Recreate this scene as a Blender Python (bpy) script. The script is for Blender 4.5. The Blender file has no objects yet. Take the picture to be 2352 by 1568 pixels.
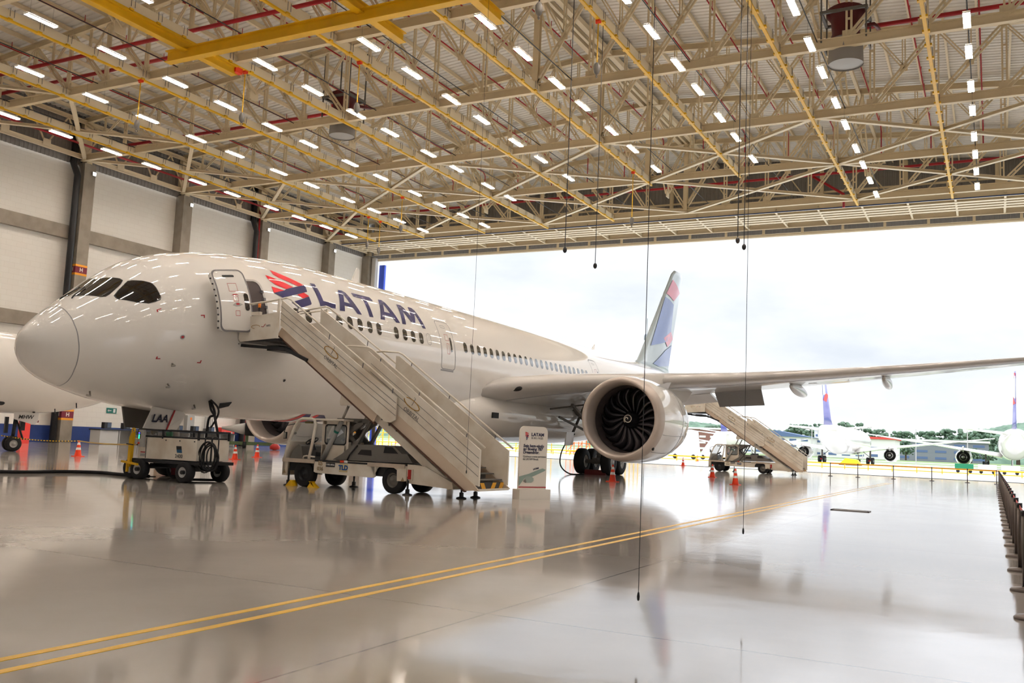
import bpy, bmesh, math, random
from mathutils import Vector, Matrix

S = bpy.context.scene
COL = S.collection
random.seed(7)
PI = math.pi
R = math.radians

# ------------------------------------------------------------------ camera
def make_camera():
    f, yaw, pitch, roll, H = 2122.0, R(27.67), R(6.115), R(2.475), 1.6
    fwd = Vector((-math.sin(yaw) * math.cos(pitch), math.cos(yaw) * math.cos(pitch), math.sin(pitch)))
    r0 = Vector((math.cos(yaw), math.sin(yaw), 0))
    u0 = r0.cross(fwd)
    right = math.cos(roll) * r0 + math.sin(roll) * u0
    up = -math.sin(roll) * r0 + math.cos(roll) * u0
    m = Matrix((right, up, -fwd)).transposed().to_4x4()
    m.translation = Vector((0, 0, H))
    cd = bpy.data.cameras.new('camera')
    cd.sensor_width = 36.0
    cd.sensor_fit = 'HORIZONTAL'
    cd.lens = f / 2352.0 * 36.0
    cd.clip_start = 0.05
    cd.clip_end = 6000
    o = bpy.data.objects.new('camera', cd)
    o.matrix_world = m
    COL.objects.link(o)
    S.camera = o
make_camera()

# ------------------------------------------------------------------ world: bright overcast sky
w = bpy.data.worlds.new('overcast_sky')
S.world = w
w.use_nodes = True
nt = w.node_tree
nt.nodes.clear()
def N(t, **k):
    n = nt.nodes.new(t)
    for a, b in k.items():
        if a in ('operation', 'blend_type', 'data_type', 'interpolation_type'):
            setattr(n, a, b)
        else:
            n.inputs[a.replace('_', ' ')].default_value = b
    return n
LK = lambda a, b: nt.links.new(a, b)
tc = N('ShaderNodeTexCoord')
sep = N('ShaderNodeSeparateXYZ'); LK(tc.outputs['Generated'], sep.inputs[0])
mp = N('ShaderNodeMapping'); LK(tc.outputs['Generated'], mp.inputs[0]); mp.inputs['Scale'].default_value = (1, 1, 2.6)
n1 = N('ShaderNodeTexNoise', Scale=3.2, Detail=7.0, Roughness=0.55); LK(mp.outputs[0], n1.inputs['Vector'])
r1 = nt.nodes.new('ShaderNodeValToRGB')
r1.color_ramp.elements[0].position = .33; r1.color_ramp.elements[0].color = (.395, .425, .465, 1)
r1.color_ramp.elements[1].position = .64; r1.color_ramp.elements[1].color = (.84, .88, .94, 1)
e = r1.color_ramp.elements.new(.47); e.color = (.475, .495, .52, 1)
LK(n1.outputs[0], r1.inputs[0])
# overcast luminance rises towards the zenith
mr = N('ShaderNodeMapRange'); LK(sep.outputs[2], mr.inputs[0])
mr.inputs[1].default_value = .18; mr.inputs[2].default_value = .9; mr.inputs[3].default_value = 1.0; mr.inputs[4].default_value = 3.0
mul = N('ShaderNodeVectorMath', operation='SCALE'); LK(r1.outputs[0], mul.inputs[0]); LK(mr.outputs[0], mul.inputs['Scale'])
bg = N('ShaderNodeBackground'); LK(mul.outputs[0], bg.inputs[0]); bg.inputs[1].default_value = 1.0
wo = N('ShaderNodeOutputWorld'); LK(bg.outputs[0], wo.inputs[0])

S.view_settings.view_transform = 'Standard'
S.view_settings.look = 'None'
S.view_settings.gamma = 1.0
S.view_settings.use_curve_mapping = False
S.view_settings.exposure = 1.08
try:
    S.cycles.use_denoising = True
    S.cycles.max_bounces = 8
    S.cycles.diffuse_bounces = 4
    S.cycles.glossy_bounces = 4
    S.cycles.transmission_bounces = 4
except Exception:
    pass
LAMP = 54.0      # radiance of the fluorescent tubes

# high-bay flood lamps of the part of the hangar behind and beside the camera
def area(name, loc, sx, sy, power, col=(1, .93, .84), rot=(0, 0, 0)):
    l = bpy.data.lights.new(name, 'AREA'); l.shape = 'RECTANGLE'; l.size = sx; l.size_y = sy
    l.energy = power; l.color = col
    o = bpy.data.objects.new(name, l); o.location = loc; o.rotation_euler = rot
    COL.objects.link(o); return o

# ------------------------------------------------------------------ materials
def srgb(r, g, b):
    f = lambda c: (c / 255 / 12.92) if c / 255 <= .04045 else ((c / 255 + .055) / 1.055) ** 2.4
    return (f(r), f(g), f(b), 1)
MATS = {}
def mat(name, rgb, rough=.5, metal=0., coat=0., emit=0., ecol=None, noise=0., nscale=4., bump=0., bscale=20., alpha=1., trans=0., spec=None, dirt=None):
    if name in MATS: return MATS[name]
    m = bpy.data.materials.new(name); m.use_nodes = True
    t = m.node_tree; p = t.nodes['Principled BSDF']
    c = srgb(*rgb)
    p.inputs['Base Color'].default_value = c
    p.inputs['Roughness'].default_value = rough
    p.inputs['Metallic'].default_value = metal
    p.inputs['Coat Weight'].default_value = coat
    p.inputs['Coat Roughness'].default_value = .015
    if spec is not None: p.inputs['IOR'].default_value = spec
    if trans: p.inputs['Transmission Weight'].default_value = trans
    if alpha < 1: p.inputs['Alpha'].default_value = alpha
    if emit:
        p.inputs['Emission Color'].default_value = srgb(*(ecol or rgb)); p.inputs['Emission Strength'].default_value = emit
    m.diffuse_color = c
    if noise or bump:
        co = t.nodes.new('ShaderNodeTexCoord')
    if noise:
        nn = t.nodes.new('ShaderNodeTexNoise'); nn.inputs['Scale'].default_value = nscale; nn.inputs['Detail'].default_value = 5
        t.links.new(co.outputs['Object'], nn.inputs['Vector'])
        rr = t.nodes.new('ShaderNodeValToRGB')
        d = srgb(*dirt) if dirt else tuple(x * (1 - noise) for x in c[:3]) + (1,)
        rr.color_ramp.elements[0].position = .3; rr.color_ramp.elements[0].color = d
        rr.color_ramp.elements[1].position = .6; rr.color_ramp.elements[1].color = c
        t.links.new(nn.outputs[0], rr.inputs[0]); t.links.new(rr.outputs[0], p.inputs['Base Color'])
    if bump:
        nb = t.nodes.new('ShaderNodeTexNoise'); nb.inputs['Scale'].default_value = bscale
        t.links.new(co.outputs['Object'], nb.inputs['Vector'])
        bb = t.nodes.new('ShaderNodeBump'); bb.inputs['Strength'].default_value = bump; bb.inputs['Distance'].default_value = .02
        t.links.new(nb.outputs[0], bb.inputs['Height']); t.links.new(bb.outputs[0], p.inputs['Normal'])
    MATS[name] = m
    return m

M = dict(
    cream=mat('cream_steel', (234, 216, 180), .5, noise=.06, nscale=.6),
    cream2=mat('cream_beam', (240, 224, 192), .45, noise=.05, nscale=.5),
    yellow=mat('crane_yellow', (242, 190, 20), .42, noise=.1, nscale=1.2),
    red_pipe=mat('sprinkler_red', (176, 22, 34), .4),
    deck=mat('roof_sheet', (242, 238, 230), .5, noise=.08, nscale=.25),
    clad=mat('grey_cladding', (150, 146, 142), .5, metal=.15, noise=.12, nscale=.4),
    concrete=mat('concrete', (150, 140, 126), .8, noise=.25, nscale=1.3, bump=.25, bscale=8),
    black=mat('black_rubber', (22, 21, 24), .75, noise=.2, nscale=9),
    black_paint=mat('black_paint', (26, 26, 30), .45),
    dark=mat('dark_void', (18, 17, 17), .6),
    white=mat('aircraft_white', (236, 232, 226), .55, coat=1.),
    white2=mat('equipment_white', (238, 230, 216), .42, noise=.08, nscale=1.4, dirt=(214, 200, 180)),
    grey=mat('equipment_grey', (112, 108, 102), .5, noise=.1, nscale=3),
    grey_l=mat('light_grey', (176, 174, 170), .42),
    wingg=mat('wing_grey', (196, 192, 188), .3, coat=.4, noise=.04, nscale=.8),
    lip=mat('inlet_lip', (190, 178, 168), .36, metal=.35),
    metal=mat('bare_metal', (170, 165, 158), .3, metal=.9),
    blade=mat('fan_blade', (74, 72, 78), .28, metal=.7),
    navy=mat('livery_navy', (24, 16, 84), .4, coat=.12, spec=1.3),
    lred=mat('livery_red', (222, 16, 34), .4, coat=.12, spec=1.3),
    tblue=mat('tail_blue_hazed', (84, 112, 184), .3, coat=.6),  # fin blue made paler, haze put into the colour
    tnavy=mat('tail_navy', (46, 38, 150), .35, coat=.4),
    tgrey=mat('tail_grey', (190, 206, 214), .3, coat=.5),
    glass=mat('dark_glass', (20, 16, 16), .05, coat=1),
    window=mat('window_dark', (52, 48, 44), .08, coat=1),
    cabglass=mat('cab_glass', (205, 212, 214), .05, alpha=.28),
    seal=mat('door_seal', (120, 116, 118), .5),
    markred=mat('marking_red', (176, 30, 40), .5),
    markgrey=mat('marking_grey', (150, 150, 152), .5),
    gold=mat('logo_gold', (176, 128, 40), .4),
    logogrey=mat('logo_grey', (120, 116, 112), .5),
    orange=mat('cone_orange', (236, 62, 18), .5),
    conered=mat('cone_red', (206, 26, 22), .5),
    reflect=mat('reflective_white', (240, 238, 236), .4),
    stanch=mat('stanchion_grey', (92, 82, 76), .4, metal=.5),
    belt=mat('belt_red', (200, 52, 40), .6),
    blue=mat('wall_blue', (36, 62, 130), .6, noise=.1, nscale=2),
    dkblue=mat('pipe_blue', (30, 62, 120), .4),
    tarp=mat('door_blue', (70, 100, 225), .6),
    boxred=mat('cabinet_red', (232, 66, 56), .45),
    green=mat('stand_green', (66, 84, 50), .6, noise=.15),
    tlgreen=mat('exit_green', (20, 118, 106), .5),
    maroon=mat('foam_maroon', (96, 16, 22), .45, noise=.1),
    amber=mat('amber', (240, 130, 20), .4),
    lampred=mat('lamp_red', (170, 26, 22), .3),
    ledgreen=mat('led_green', (30, 230, 120), .4, emit=3.0),
    ledblue=mat('led_blue', (60, 60, 255), .4, emit=3.0),
    tube=mat('fluorescent_tube', (255, 250, 252), .5, emit=LAMP, ecol=(255, 244, 232)),
    louver=mat('fixture_louver', (236, 232, 226), .35),
    tldblue=mat('sign_blue', (24, 76, 146), .5),
    tan=mat('lettering_tan', (160, 138, 104), .6),
    grass=mat('grass', (122, 140, 92), .95, noise=.18, nscale=.05, dirt=(104, 126, 80)),
    apron=mat('apron_concrete', (206, 206, 202), .55, noise=.05, nscale=.2),
    hill=mat('hill_trees', (104, 128, 108), .95, noise=.4, nscale=.07, dirt=(66, 90, 74)),
    tree=mat('hazed_tree_leaves', (106, 128, 106), .95, noise=.35, nscale=.3, dirt=(58, 80, 64)),  # leaf greens lightened so the colour carries the distance haze
    bark=mat('bark', (90, 76, 64), .9),
    bwhite=mat('building_white', (226, 224, 222), .7),
    bgrey=mat('building_grey', (126, 130, 138), .7, noise=.06, nscale=.2),
    bblue=mat('building_blue', (88, 108, 146), .6),
    brick=mat('building_brick', (140, 98, 90), .8),
    broof=mat('roof_red', (214, 70, 66), .6),
    yl=mat('yellow_gse', (250, 196, 30), .5),
    orn=mat('orange_gse', (244, 120, 40), .5),
    tealb=mat('teal_tape', (20, 120, 104), .5),
    chevy=mat('chevron_yellow', (222, 160, 30), .5),
    step=mat('step_grey', (104, 100, 94), .7),
    paper=mat('paper', (235, 232, 228), .6),
    screen=mat('monitor_screen', (70, 84, 110), .2),
    wood=mat('counter_grey', (196, 196, 194), .5),
    tealplane=mat('poster_plane', (150, 170, 160), .5),
    signw=mat('sign_white', (240, 232, 220), .5),
)

# ------------------------------------------------------------------ mesh builder
class MB:
    def __init__(s): s.v = []; s.f = []; s.m = []; s.cur = 0; s.sm = []; s.smooth = False
    def add(s, vs, fs):
        b = len(s.v); s.v += [tuple(x) for x in vs]
        for f in fs:
            s.f.append(tuple(b + i for i in f)); s.m.append(s.cur); s.sm.append(s.smooth)
        return s
    def box(s, c, d, rz=0., M4=None):
        x, y, z = d[0] / 2, d[1] / 2, d[2] / 2
        vs = [Vector((a * x, b * y, e * z)) for a in (-1, 1) for b in (-1, 1) for e in (-1, 1)]
        if rz: q = Matrix.Rotation(rz, 3, 'Z'); vs = [q @ v for v in vs]
        if M4: vs = [M4 @ v for v in vs]
        vs = [v + Vector(c) for v in vs]
        return s.add(vs, [(0, 1, 3, 2), (4, 6, 7, 5), (0, 4, 5, 1), (2, 3, 7, 6), (0, 2, 6, 4), (1, 5, 7, 3)])
    def bar(s, p, q, w=.1, h=.1, up=(0, 0, 1)):
        p, q = Vector(p), Vector(q); d = (q - p)
        if d.length < 1e-6: return s
        d.normalize(); up = Vector(up)
        if abs(d.dot(up)) > .98: up = Vector((1, 0, 0))
        a = d.cross(up).normalized(); b = a.cross(d).normalized()
        vs = []
        for e in (p, q):
            for i, j in ((-1, -1), (1, -1), (1, 1), (-1, 1)):
                vs.append(e + a * (i * w / 2) + b * (j * h / 2))
        return s.add(vs, [(0, 3, 2, 1), (4, 5, 6, 7), (0, 1, 5, 4), (1, 2, 6, 5), (2, 3, 7, 6), (3, 0, 4, 7)])
    def ibeam(s, p, q, w=.2, h=.4, t=.03, up=(0, 0, 1)):
        p, q = Vector(p), Vector(q); d = (q - p).normalized(); u = Vector(up)
        a = d.cross(u).normalized(); b = a.cross(d).normalized()
        s.bar(p + b * (h / 2 - t / 2), q + b * (h / 2 - t / 2), w, t, up)
        s.bar(p - b * (h / 2 - t / 2), q - b * (h / 2 - t / 2), w, t, up)
        s.bar(p, q, t, h - 2 * t, up); return s
    def cyl(s, p, q, r, n=12, r2=None, caps=True):
        p, q = Vector(p), Vector(q); d = (q - p).normalized()
        up = Vector((0, 0, 1)) if abs(d.z) < .95 else Vector((1, 0, 0))
        a = d.cross(up).normalized(); b = a.cross(d).normalized(); r2 = r if r2 is None else r2
        vs = []
        for e, rr in ((p, r), (q, r2)):
            for i in range(n):
                t = 2 * PI * i / n; vs.append(e + a * (rr * math.cos(t)) + b * (rr * math.sin(t)))
        fs = [(i, (i + 1) % n, n + (i + 1) % n, n + i) for i in range(n)]
        k = s.smooth; s.smooth = n > 8; s.add(vs, fs)
        b0 = len(s.v) - 2 * n; s.smooth = False
        if caps:
            s.f += [tuple(b0 + i for i in reversed(range(n))), tuple(b0 + n + i for i in range(n))]
            s.m += [s.cur] * 2; s.sm += [False] * 2
        s.smooth = k; return s
    def tube(s, pts, r, n=8):
        pts = [Vector(p) for p in pts]; rings = []; pa = None
        for i, p in enumerate(pts):
            d = (pts[min(i + 1, len(pts) - 1)] - pts[max(i - 1, 0)]).normalized()
            if pa is None:
                up = Vector((0, 0, 1)) if abs(d.z) < .9 else Vector((1, 0, 0)); pa = d.cross(up).normalized()
            a = (pa - d * pa.dot(d)).normalized(); b = d.cross(a); pa = a
            rings.append([p + a * (r * math.cos(2 * PI * k / n)) + b * (r * math.sin(2 * PI * k / n)) for k in range(n)])
        k = s.smooth; s.smooth = True; s.loft(rings, True); s.smooth = k; return s
    def loft(s, rings, closed=True, cap=True):
        n = len(rings[0]); vs = [v for r in rings for v in r]; fs = []
        for i in range(len(rings) - 1):
            for j in range(n if closed else n - 1):
                a = i * n + j; b = i * n + (j + 1) % n
                fs.append((a, b, b + n, a + n))
        if cap and closed:
            fs.append(tuple(reversed(range(n)))); fs.append(tuple((len(rings) - 1) * n + j for j in range(n)))
        return s.add(vs, fs)
    def prism(s, poly, ext):
        ext = Vector(ext); n = len(poly); a = [Vector(p) for p in poly]
        vs = a + [p + ext for p in a]
        fs = [tuple(range(n)), tuple(reversed(range(n, 2 * n)))] + [(i, n + i, n + (i + 1) % n, (i + 1) % n) for i in range(n)]
        return s.add(vs, fs)
    def lathe(s, prof, o=(0, 0, 0), axis='z', n=24, a0=0., a1=2 * PI):
        o = Vector(o); rings = []
        full = abs(a1 - a0 - 2 * PI) < 1e-6; m = n if full else n + 1
        for r, h in prof:
            ring = []
            for i in range(m):
                t = a0 + (a1 - a0) * i / n; c, q = r * math.cos(t), r * math.sin(t)
                ring.append(o + (Vector((c, q, h)) if axis == 'z' else Vector((c, h, q)) if axis == 'y' else Vector((h, c, q))))
            rings.append(ring)
        k = s.smooth; s.smooth = True; s.loft(rings, full, False); s.smooth = k; return s
    def torus(s, c, r, rr, axis='z', n=24, m=8):
        prof = [(r + rr * math.cos(2 * PI * k / m), rr * math.sin(2 * PI * k / m)) for k in range(m + 1)]
        return s.lathe(prof, c, axis, n)
    def sphere(s, c, r, n=10, sc=(1, 1, 1)):
        prof = [(r * math.sin(PI * k / n), -r * math.cos(PI * k / n)) for k in range(n + 1)]
        b = len(s.v); s.lathe(prof, (0, 0, 0), 'z', n * 2)
        for i in range(b, len(s.v)):
            x = s.v[i]; s.v[i] = (c[0] + x[0] * sc[0], c[1] + x[1] * sc[1], c[2] + x[2] * sc[2])
        return s
    def xf(s, m, b=0):
        for i in range(b, len(s.v)): s.v[i] = tuple(m @ Vector(s.v[i]))
        return s
    def build(s, name, mats, parent=None, off=None):
        me = bpy.data.meshes.new(name)
        me.from_pydata(s.v, [], s.f)
        if not isinstance(mats, (list, tuple)): mats = [mats]
        for m in mats: me.materials.append(m)
        me.polygons.foreach_set('material_index', s.m)
        me.polygons.foreach_set('use_smooth', s.sm)
        bm = bmesh.new(); bm.from_mesh(me); bmesh.ops.recalc_face_normals(bm, faces=bm.faces); bm.to_mesh(me); bm.free()
        me.update()
        o = bpy.data.objects.new(name, me); COL.objects.link(o)
        if parent is not None:
            o.parent = parent
            o.location = -parent.location if off is None else off
        return o

def tag(o, label=None, cat=None, group=None, kind=None):
    if label: o['label'] = label
    if cat: o['category'] = cat
    if group: o['group'] = group
    if kind: o['kind'] = kind
    return o
def thing(name, label, cat, loc=(0, 0, 0), rz=0., group=None):
    o = bpy.data.objects.new(name, None); o.empty_display_size = .2
    o.location = loc; o.rotation_euler = (0, 0, rz); COL.objects.link(o)
    return tag(o, label, cat, group)
LOCAL = (0, 0, 0)
def copy_tree(o, parent=None):
    c = o.copy(); COL.objects.link(c); c.parent = parent
    for ch in [x for x in KIDS.get(o.name, [])] or list(o.children): copy_tree(ch, c)
    return c
KIDS = {}
def struct(o, label=None):
    o['kind'] = 'structure'
    if label: o['label'] = label
    return o
ORD = ['first', 'second', 'third', 'fourth', 'fifth', 'sixth', 'seventh', 'eighth', 'ninth', 'tenth', 'eleventh', 'twelfth', 'thirteenth', 'fourteenth', 'fifteenth', 'sixteenth', 'seventeenth', 'eighteenth', 'nineteenth', 'twentieth', 'twenty-first', 'twenty-second', 'twenty-third', 'twenty-fourth', 'twenty-fifth', 'twenty-sixth']

def text_mb(txt, size, shear=0., spacing=1., bold=0., extrude=.004):
    cu = bpy.data.curves.new('t', 'FONT'); cu.body = txt; cu.size = size; cu.shear = shear
    cu.space_character = spacing; cu.offset = bold; cu.extrude = extrude; cu.resolution_u = 3
    cu.align_x = 'CENTER'; cu.align_y = 'CENTER'
    o = bpy.data.objects.new('t', cu); COL.objects.link(o)
    dg = bpy.context.evaluated_depsgraph_get()
    me = bpy.data.meshes.new_from_object(o.evaluated_get(dg))
    b = MB(); b.add([v.co.copy() for v in me.vertices], [tuple(p.vertices) for p in me.polygons])
    bpy.data.objects.remove(o); bpy.data.curves.remove(cu); bpy.data.meshes.remove(me)
    return b
def frame(o, xa, ya):
    xa = Vector(xa).normalized(); ya = Vector(ya).normalized(); za = xa.cross(ya)
    m = Matrix((xa, ya, za)).transposed().to_4x4(); m.translation = Vector(o); return m
def poly2d(polys, extrude=.003):
    """filled 2d outlines (first is the outside, the others holes) -> MB in the xy plane"""
    bm = bmesh.new()
    for poly in polys:
        vs = [bm.verts.new((x, y, 0)) for x, y in poly]
        for i in range(len(vs)): bm.edges.new((vs[i], vs[(i + 1) % len(vs)]))
    bmesh.ops.triangle_fill(bm, use_beauty=True, use_dissolve=False, edges=bm.edges[:])
    return bm
# ------------------------------------------------------------------ hangar shell
XW, XR_, XE = -62.6, -23.2, 15.6         # left wall, ridge, right wall
YB, YD = -14.0, 83.2                     # back wall, door line
ZR, SL = 28.3, .08                       # ridge height of sheeting, roof slope
def zroof(x): return ZR - SL * abs(x - XR_)

# floor (joints and painted lines are faces / shader of the same slab)
def floor_material():
    m = bpy.data.materials.new('polished_floor'); m.use_nodes = True
    t = m.node_tree; p = t.nodes['Principled BSDF']; L = t.links.new
    co = t.nodes.new('ShaderNodeTexCoord'); sp = t.nodes.new('ShaderNodeSeparateXYZ'); L(co.outputs['Object'], sp.inputs[0])
    n = t.nodes.new('ShaderNodeTexNoise'); n.inputs['Scale'].default_value = .35; n.inputs['Detail'].default_value = 6
    L(co.outputs['Object'], n.inputs['Vector'])
    cr = t.nodes.new('ShaderNodeValToRGB')
    cr.color_ramp.elements[0].position = .3; cr.color_ramp.elements[0].color = srgb(172, 163, 154)
    cr.color_ramp.elements[1].position = .68; cr.color_ramp.elements[1].color = srgb(190, 182, 174)
    L(n.outputs[0], cr.inputs[0])
    prev = None
    def joint(sock, orig, per, wd):
        a = t.nodes.new('ShaderNodeMath'); a.operation = 'SUBTRACT'; L(sock, a.inputs[0]); a.inputs[1].default_value = orig
        b = t.nodes.new('ShaderNodeMath'); b.operation = 'PINGPONG'; L(a.outputs[0], b.inputs[0]); b.inputs[1].default_value = per / 2
        c = t.nodes.new('ShaderNodeMath'); c.operation = 'LESS_THAN'; L(b.outputs[0], c.inputs[0]); c.inputs[1].default_value = wd
        return c.outputs[0]
    j1 = joint(sp.outputs[0], -4.18, 12.0, .012); j2 = joint(sp.outputs[1], 7.7, 10.2, .012)
    mx = t.nodes.new('ShaderNodeMath'); mx.operation = 'MAXIMUM'; L(j1, mx.inputs[0]); L(j2, mx.inputs[1])
    mix = t.nodes.new('ShaderNodeMix'); mix.data_type = 'RGBA'; L(mx.outputs[0], mix.inputs[0]); L(cr.outputs[0], mix.inputs[6])
    mix.inputs[7].default_value = srgb(120, 110, 100)
    L(mix.outputs[2], p.inputs['Base Color'])
    # roughness mottling and long soft ripples of hand-trowelled epoxy
    n2 = t.nodes.new('ShaderNodeTexNoise'); n2.inputs['Scale'].default_value = .9; n2.inputs['Detail'].default_value = 8
    L(co.outputs['Object'], n2.inputs['Vector'])
    mr = t.nodes.new('ShaderNodeMapRange'); mr.inputs[3].default_value = .04; mr.inputs[4].default_value = .13; L(n2.outputs[0], mr.inputs[0])
    L(mr.outputs[0], p.inputs['Roughness'])
    n3 = t.nodes.new('ShaderNodeTexNoise'); n3.inputs['Scale'].default_value = 1.1; n3.inputs['Detail'].default_value = 4
    L(co.outputs['Object'], n3.inputs['Vector'])
    bp = t.nodes.new('ShaderNodeBump'); bp.inputs['Strength'].default_value = .35; bp.inputs['Distance'].default_value = .006
    L(n3.outputs[0], bp.inputs['Height']); L(bp.outputs[0], p.inputs['Normal'])
    p.inputs['IOR'].default_value = 2.25
    return m
FLOOR = floor_material()
b = MB()
b.add([(XW - 1, YB, 0), (XE + 1, YB, 0), (XE + 1, YD + .3, 0), (XW - 1, YD + .3, 0), (XW - 1, YB, -.3), (XE + 1, YB, -.3), (XE + 1, YD + .3, -.3), (XW - 1, YD + .3, -.3)],
      [(0, 1, 2, 3), (4, 7, 6, 5), (0, 4, 5, 1), (1, 5, 6, 2), (2, 6, 7, 3), (3, 7, 4, 0)])
b.cur = 1
for x in (-5.90, -5.62):
    b.box((x, (YB + 62) / 2, .0015), (.085, 62 - YB, .003))
b.cur = 2
b.box(((XW + XE) / 2, YD + .12, .012), (XE - XW, .09, .03))
PAINTY = mat('floor_paint_yellow', (255, 200, 24), .3, noise=.08, nscale=3)
struct(b.build('floor', [FLOOR, PAINTY, M['dark']]), 'polished pale grey hangar floor with two yellow painted lines')

# left wall: white block panels between concrete columns and rails, blue band at the foot
def block_wall():
    m = bpy.data.materials.new('white_blockwork'); m.use_nodes = True
    t = m.node_tree; p = t.nodes['Principled BSDF']; L = t.links.new
    co = t.nodes.new('ShaderNodeTexCoord'); mp = t.nodes.new('ShaderNodeMapping')
    mp.inputs['Rotation'].default_value = (R(90), 0, R(90)); L(co.outputs['Object'], mp.inputs[0])
    br = t.nodes.new('ShaderNodeTexBrick'); br.inputs['Scale'].default_value = 1.0
    br.inputs['Brick Width'].default_value = .8; br.inputs['Row Height'].default_value = .4; br.inputs['Mortar Size'].default_value = .008
    br.inputs['Color1'].default_value = srgb(240, 236, 228); br.inputs['Color2'].default_value = srgb(238, 233, 225); br.inputs['Mortar'].default_value = srgb(226, 221, 212)
    sx = t.nodes.new('ShaderNodeSeparateXYZ'); L(co.outputs['Object'], sx.inputs[0])
    cb = t.nodes.new('ShaderNodeCombineXYZ'); L(sx.outputs[1], cb.inputs[0]); L(sx.outputs[2], cb.inputs[1])
    L(cb.outputs[0], br.inputs['Vector'])
    L(br.outputs[0], p.inputs['Base Color']); p.inputs['Roughness'].default_value = .75
    return m
BLOCK = block_wall()
TY = [16.3, 26.1, 35.9, 45.8, 55.6, 65.3, 75.1]        # truss lines
TYB = [6.5, -3.3] + TY
b = MB()
b.box((XW - .2, (YB + YD) / 2, 11.8), (.4, YD - YB, 19.0)); 
b.cur = 1
b.box((XW - .2, (YB + YD) / 2, 1.15), (.4, YD - YB, 2.3))
b.box((XW + .004, (YB + YD) / 2, .62), (.03, YD - YB, 1.24))
b.cur = 0
b.box((XW + .002, (YB + YD) / 2, 1.8), (.02, YD - YB, 1.1))
struct(b.build('wall_left', [BLOCK, M['blue']]), 'white block wall with a blue painted foot')
def corr_sheet(name, p0, u, v, lu, lv, per=.32, dep=.045, material=None, label=None):
    """corrugated sheet: starts p0, waves along u, ribs run along v"""
    u = Vector(u).normalized(); v = Vector(v).normalized(); n = u.cross(v); b = MB(); rings = []
    k = int(lu / per); pts = []
    for i in range(k + 1):
        for a, h in ((0, 0), (.5, 0), (.6, 1), (.9, 1)):
            x = (i + a) * per
            if x <= lu: pts.append((x, h * dep))
    for w_ in (0, lv): rings.append([Vector(p0) + u * x + n * h + v * w_ for x, h in pts])
    b.loft(rings, False, False)
    o = b.build(name, material or M['clad']); struct(o, label); return o
corr_sheet('wall_left_cladding', (XW + .12, YB, 21.25), (0, 1, 0), (0, 0, 1), YD - YB, 4.6, .34, label='grey ribbed cladding above the left wall')
# concrete rails of the wall
for i, z in enumerate((15.9, 8.9)):
    struct(MB().box((XW + .12, (YB + YD) / 2, z), (.5, YD - YB, 1.0)).build('trim_%d' % (i + 1), M['concrete']), 'horizontal concrete beam of the left wall, %s one' % ('upper', 'lower')[i])
# columns
COLY = [16.3, 26.1, 35.9, 46.35, 56.2, 65.9, 76.0, 82.9]
for i, y in enumerate(COLY):
    n = ORD[len(COLY) - 1 - i]
    wy = 1.0
    c = thing('concrete_column', 'tall concrete column of the left wall, %s from the hangar door' % n, 'column', (XW + .45, y, 0), group='concrete columns of the left wall')
    MB().box((XW + .45, y, 10.7), (.95, wy, 21.4)).build('shaft', M['concrete'], c)
    b = MB(); b.cur = 0
    for zc in (13.1, 2.1):
        b.cur = 0; b.box((XW + .45, y, zc), (.97, wy + .02, .48))
        b.cur = 1; b.box((XW + .45, y, zc + .33), (.975, wy + .025, .16)); b.box((XW + .45, y, zc - .33), (.975, wy + .025, .16))
    b.build('colour_band', [mat('band_maroon', (120, 20, 44), .5), mat('band_orange', (240, 160, 30), .5)], c)
    if 2 < i < 7:
        b = MB()
        for zc in (13.1, 2.1):
            t = text_mb('H', .42, bold=.012); t.xf(frame((XW + .945, y, zc), (0, 1, 0), (0, 0, 1))); b.add(t.v, t.f)
            t = text_mb('H', .42, bold=.012); t.xf(frame((XW + .55, y - wy / 2 - .02, zc), (1, 0, 0), (0, 0, 1))); b.add(t.v, t.f)
        b.build('letter', M['signw'], c)
    b = MB(); b.box((XW + .5, y, 21.65), (.5, .5, .5)); b.bar((XW + .4, y, 21.4), (XW + .4, y, 24.6), .4, .4); b.build('steel_head', M['cream'], c)
    l = thing('wall_floodlight', 'small square floodlight on the %s concrete column from the hangar door' % n, 'floodlight', (XW + .95, y + .45, 20.7), group='floodlights on the wall columns')
    MB().box((XW + 1.0, y + .3, 20.7), (.1, .3, .3)).build('housing', M['grey_l'], l)
    MB().box((XW + 1.06, y + .3, 20.7), (.02, .24, .24)).build('lamp', mat('flood_lamp', (255, 255, 255), .5, emit=9), l)
# rain water pipes beside two columns
for y, z1, lab in ((45.45, 24.5, 'fourth'), (64.9, 24.5, 'third')):
    o = MB().tube([(XW + .7, y, 0), (XW + .7, y, 20.3), (XW + .45, y - .25, 21.2), (XW + .45, y - .25, z1)], .24, 10).build('drain_pipe', M['black_paint'])
    tag(o, 'thick black drain pipe against the %s column of the left wall' % ('big H lettered near' if y < 50 else 'middle'), 'pipe')
# light fixtures: end block (white jamb, blue door edge)
b = MB(); b.box((XW + 1.3, YD - .1, 10.6), (.5, .5, 21.2)); struct(b.build('door_1_jamb', M['bwhite']), 'white jamb at the left end of the hangar door')
b = MB(); b.box((XW + 1.95, YD + .5, 10.3), (.7, .3, 20.4)); struct(b.build('door_1', M['tarp']), 'blue edge of the folded hangar door')

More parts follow.
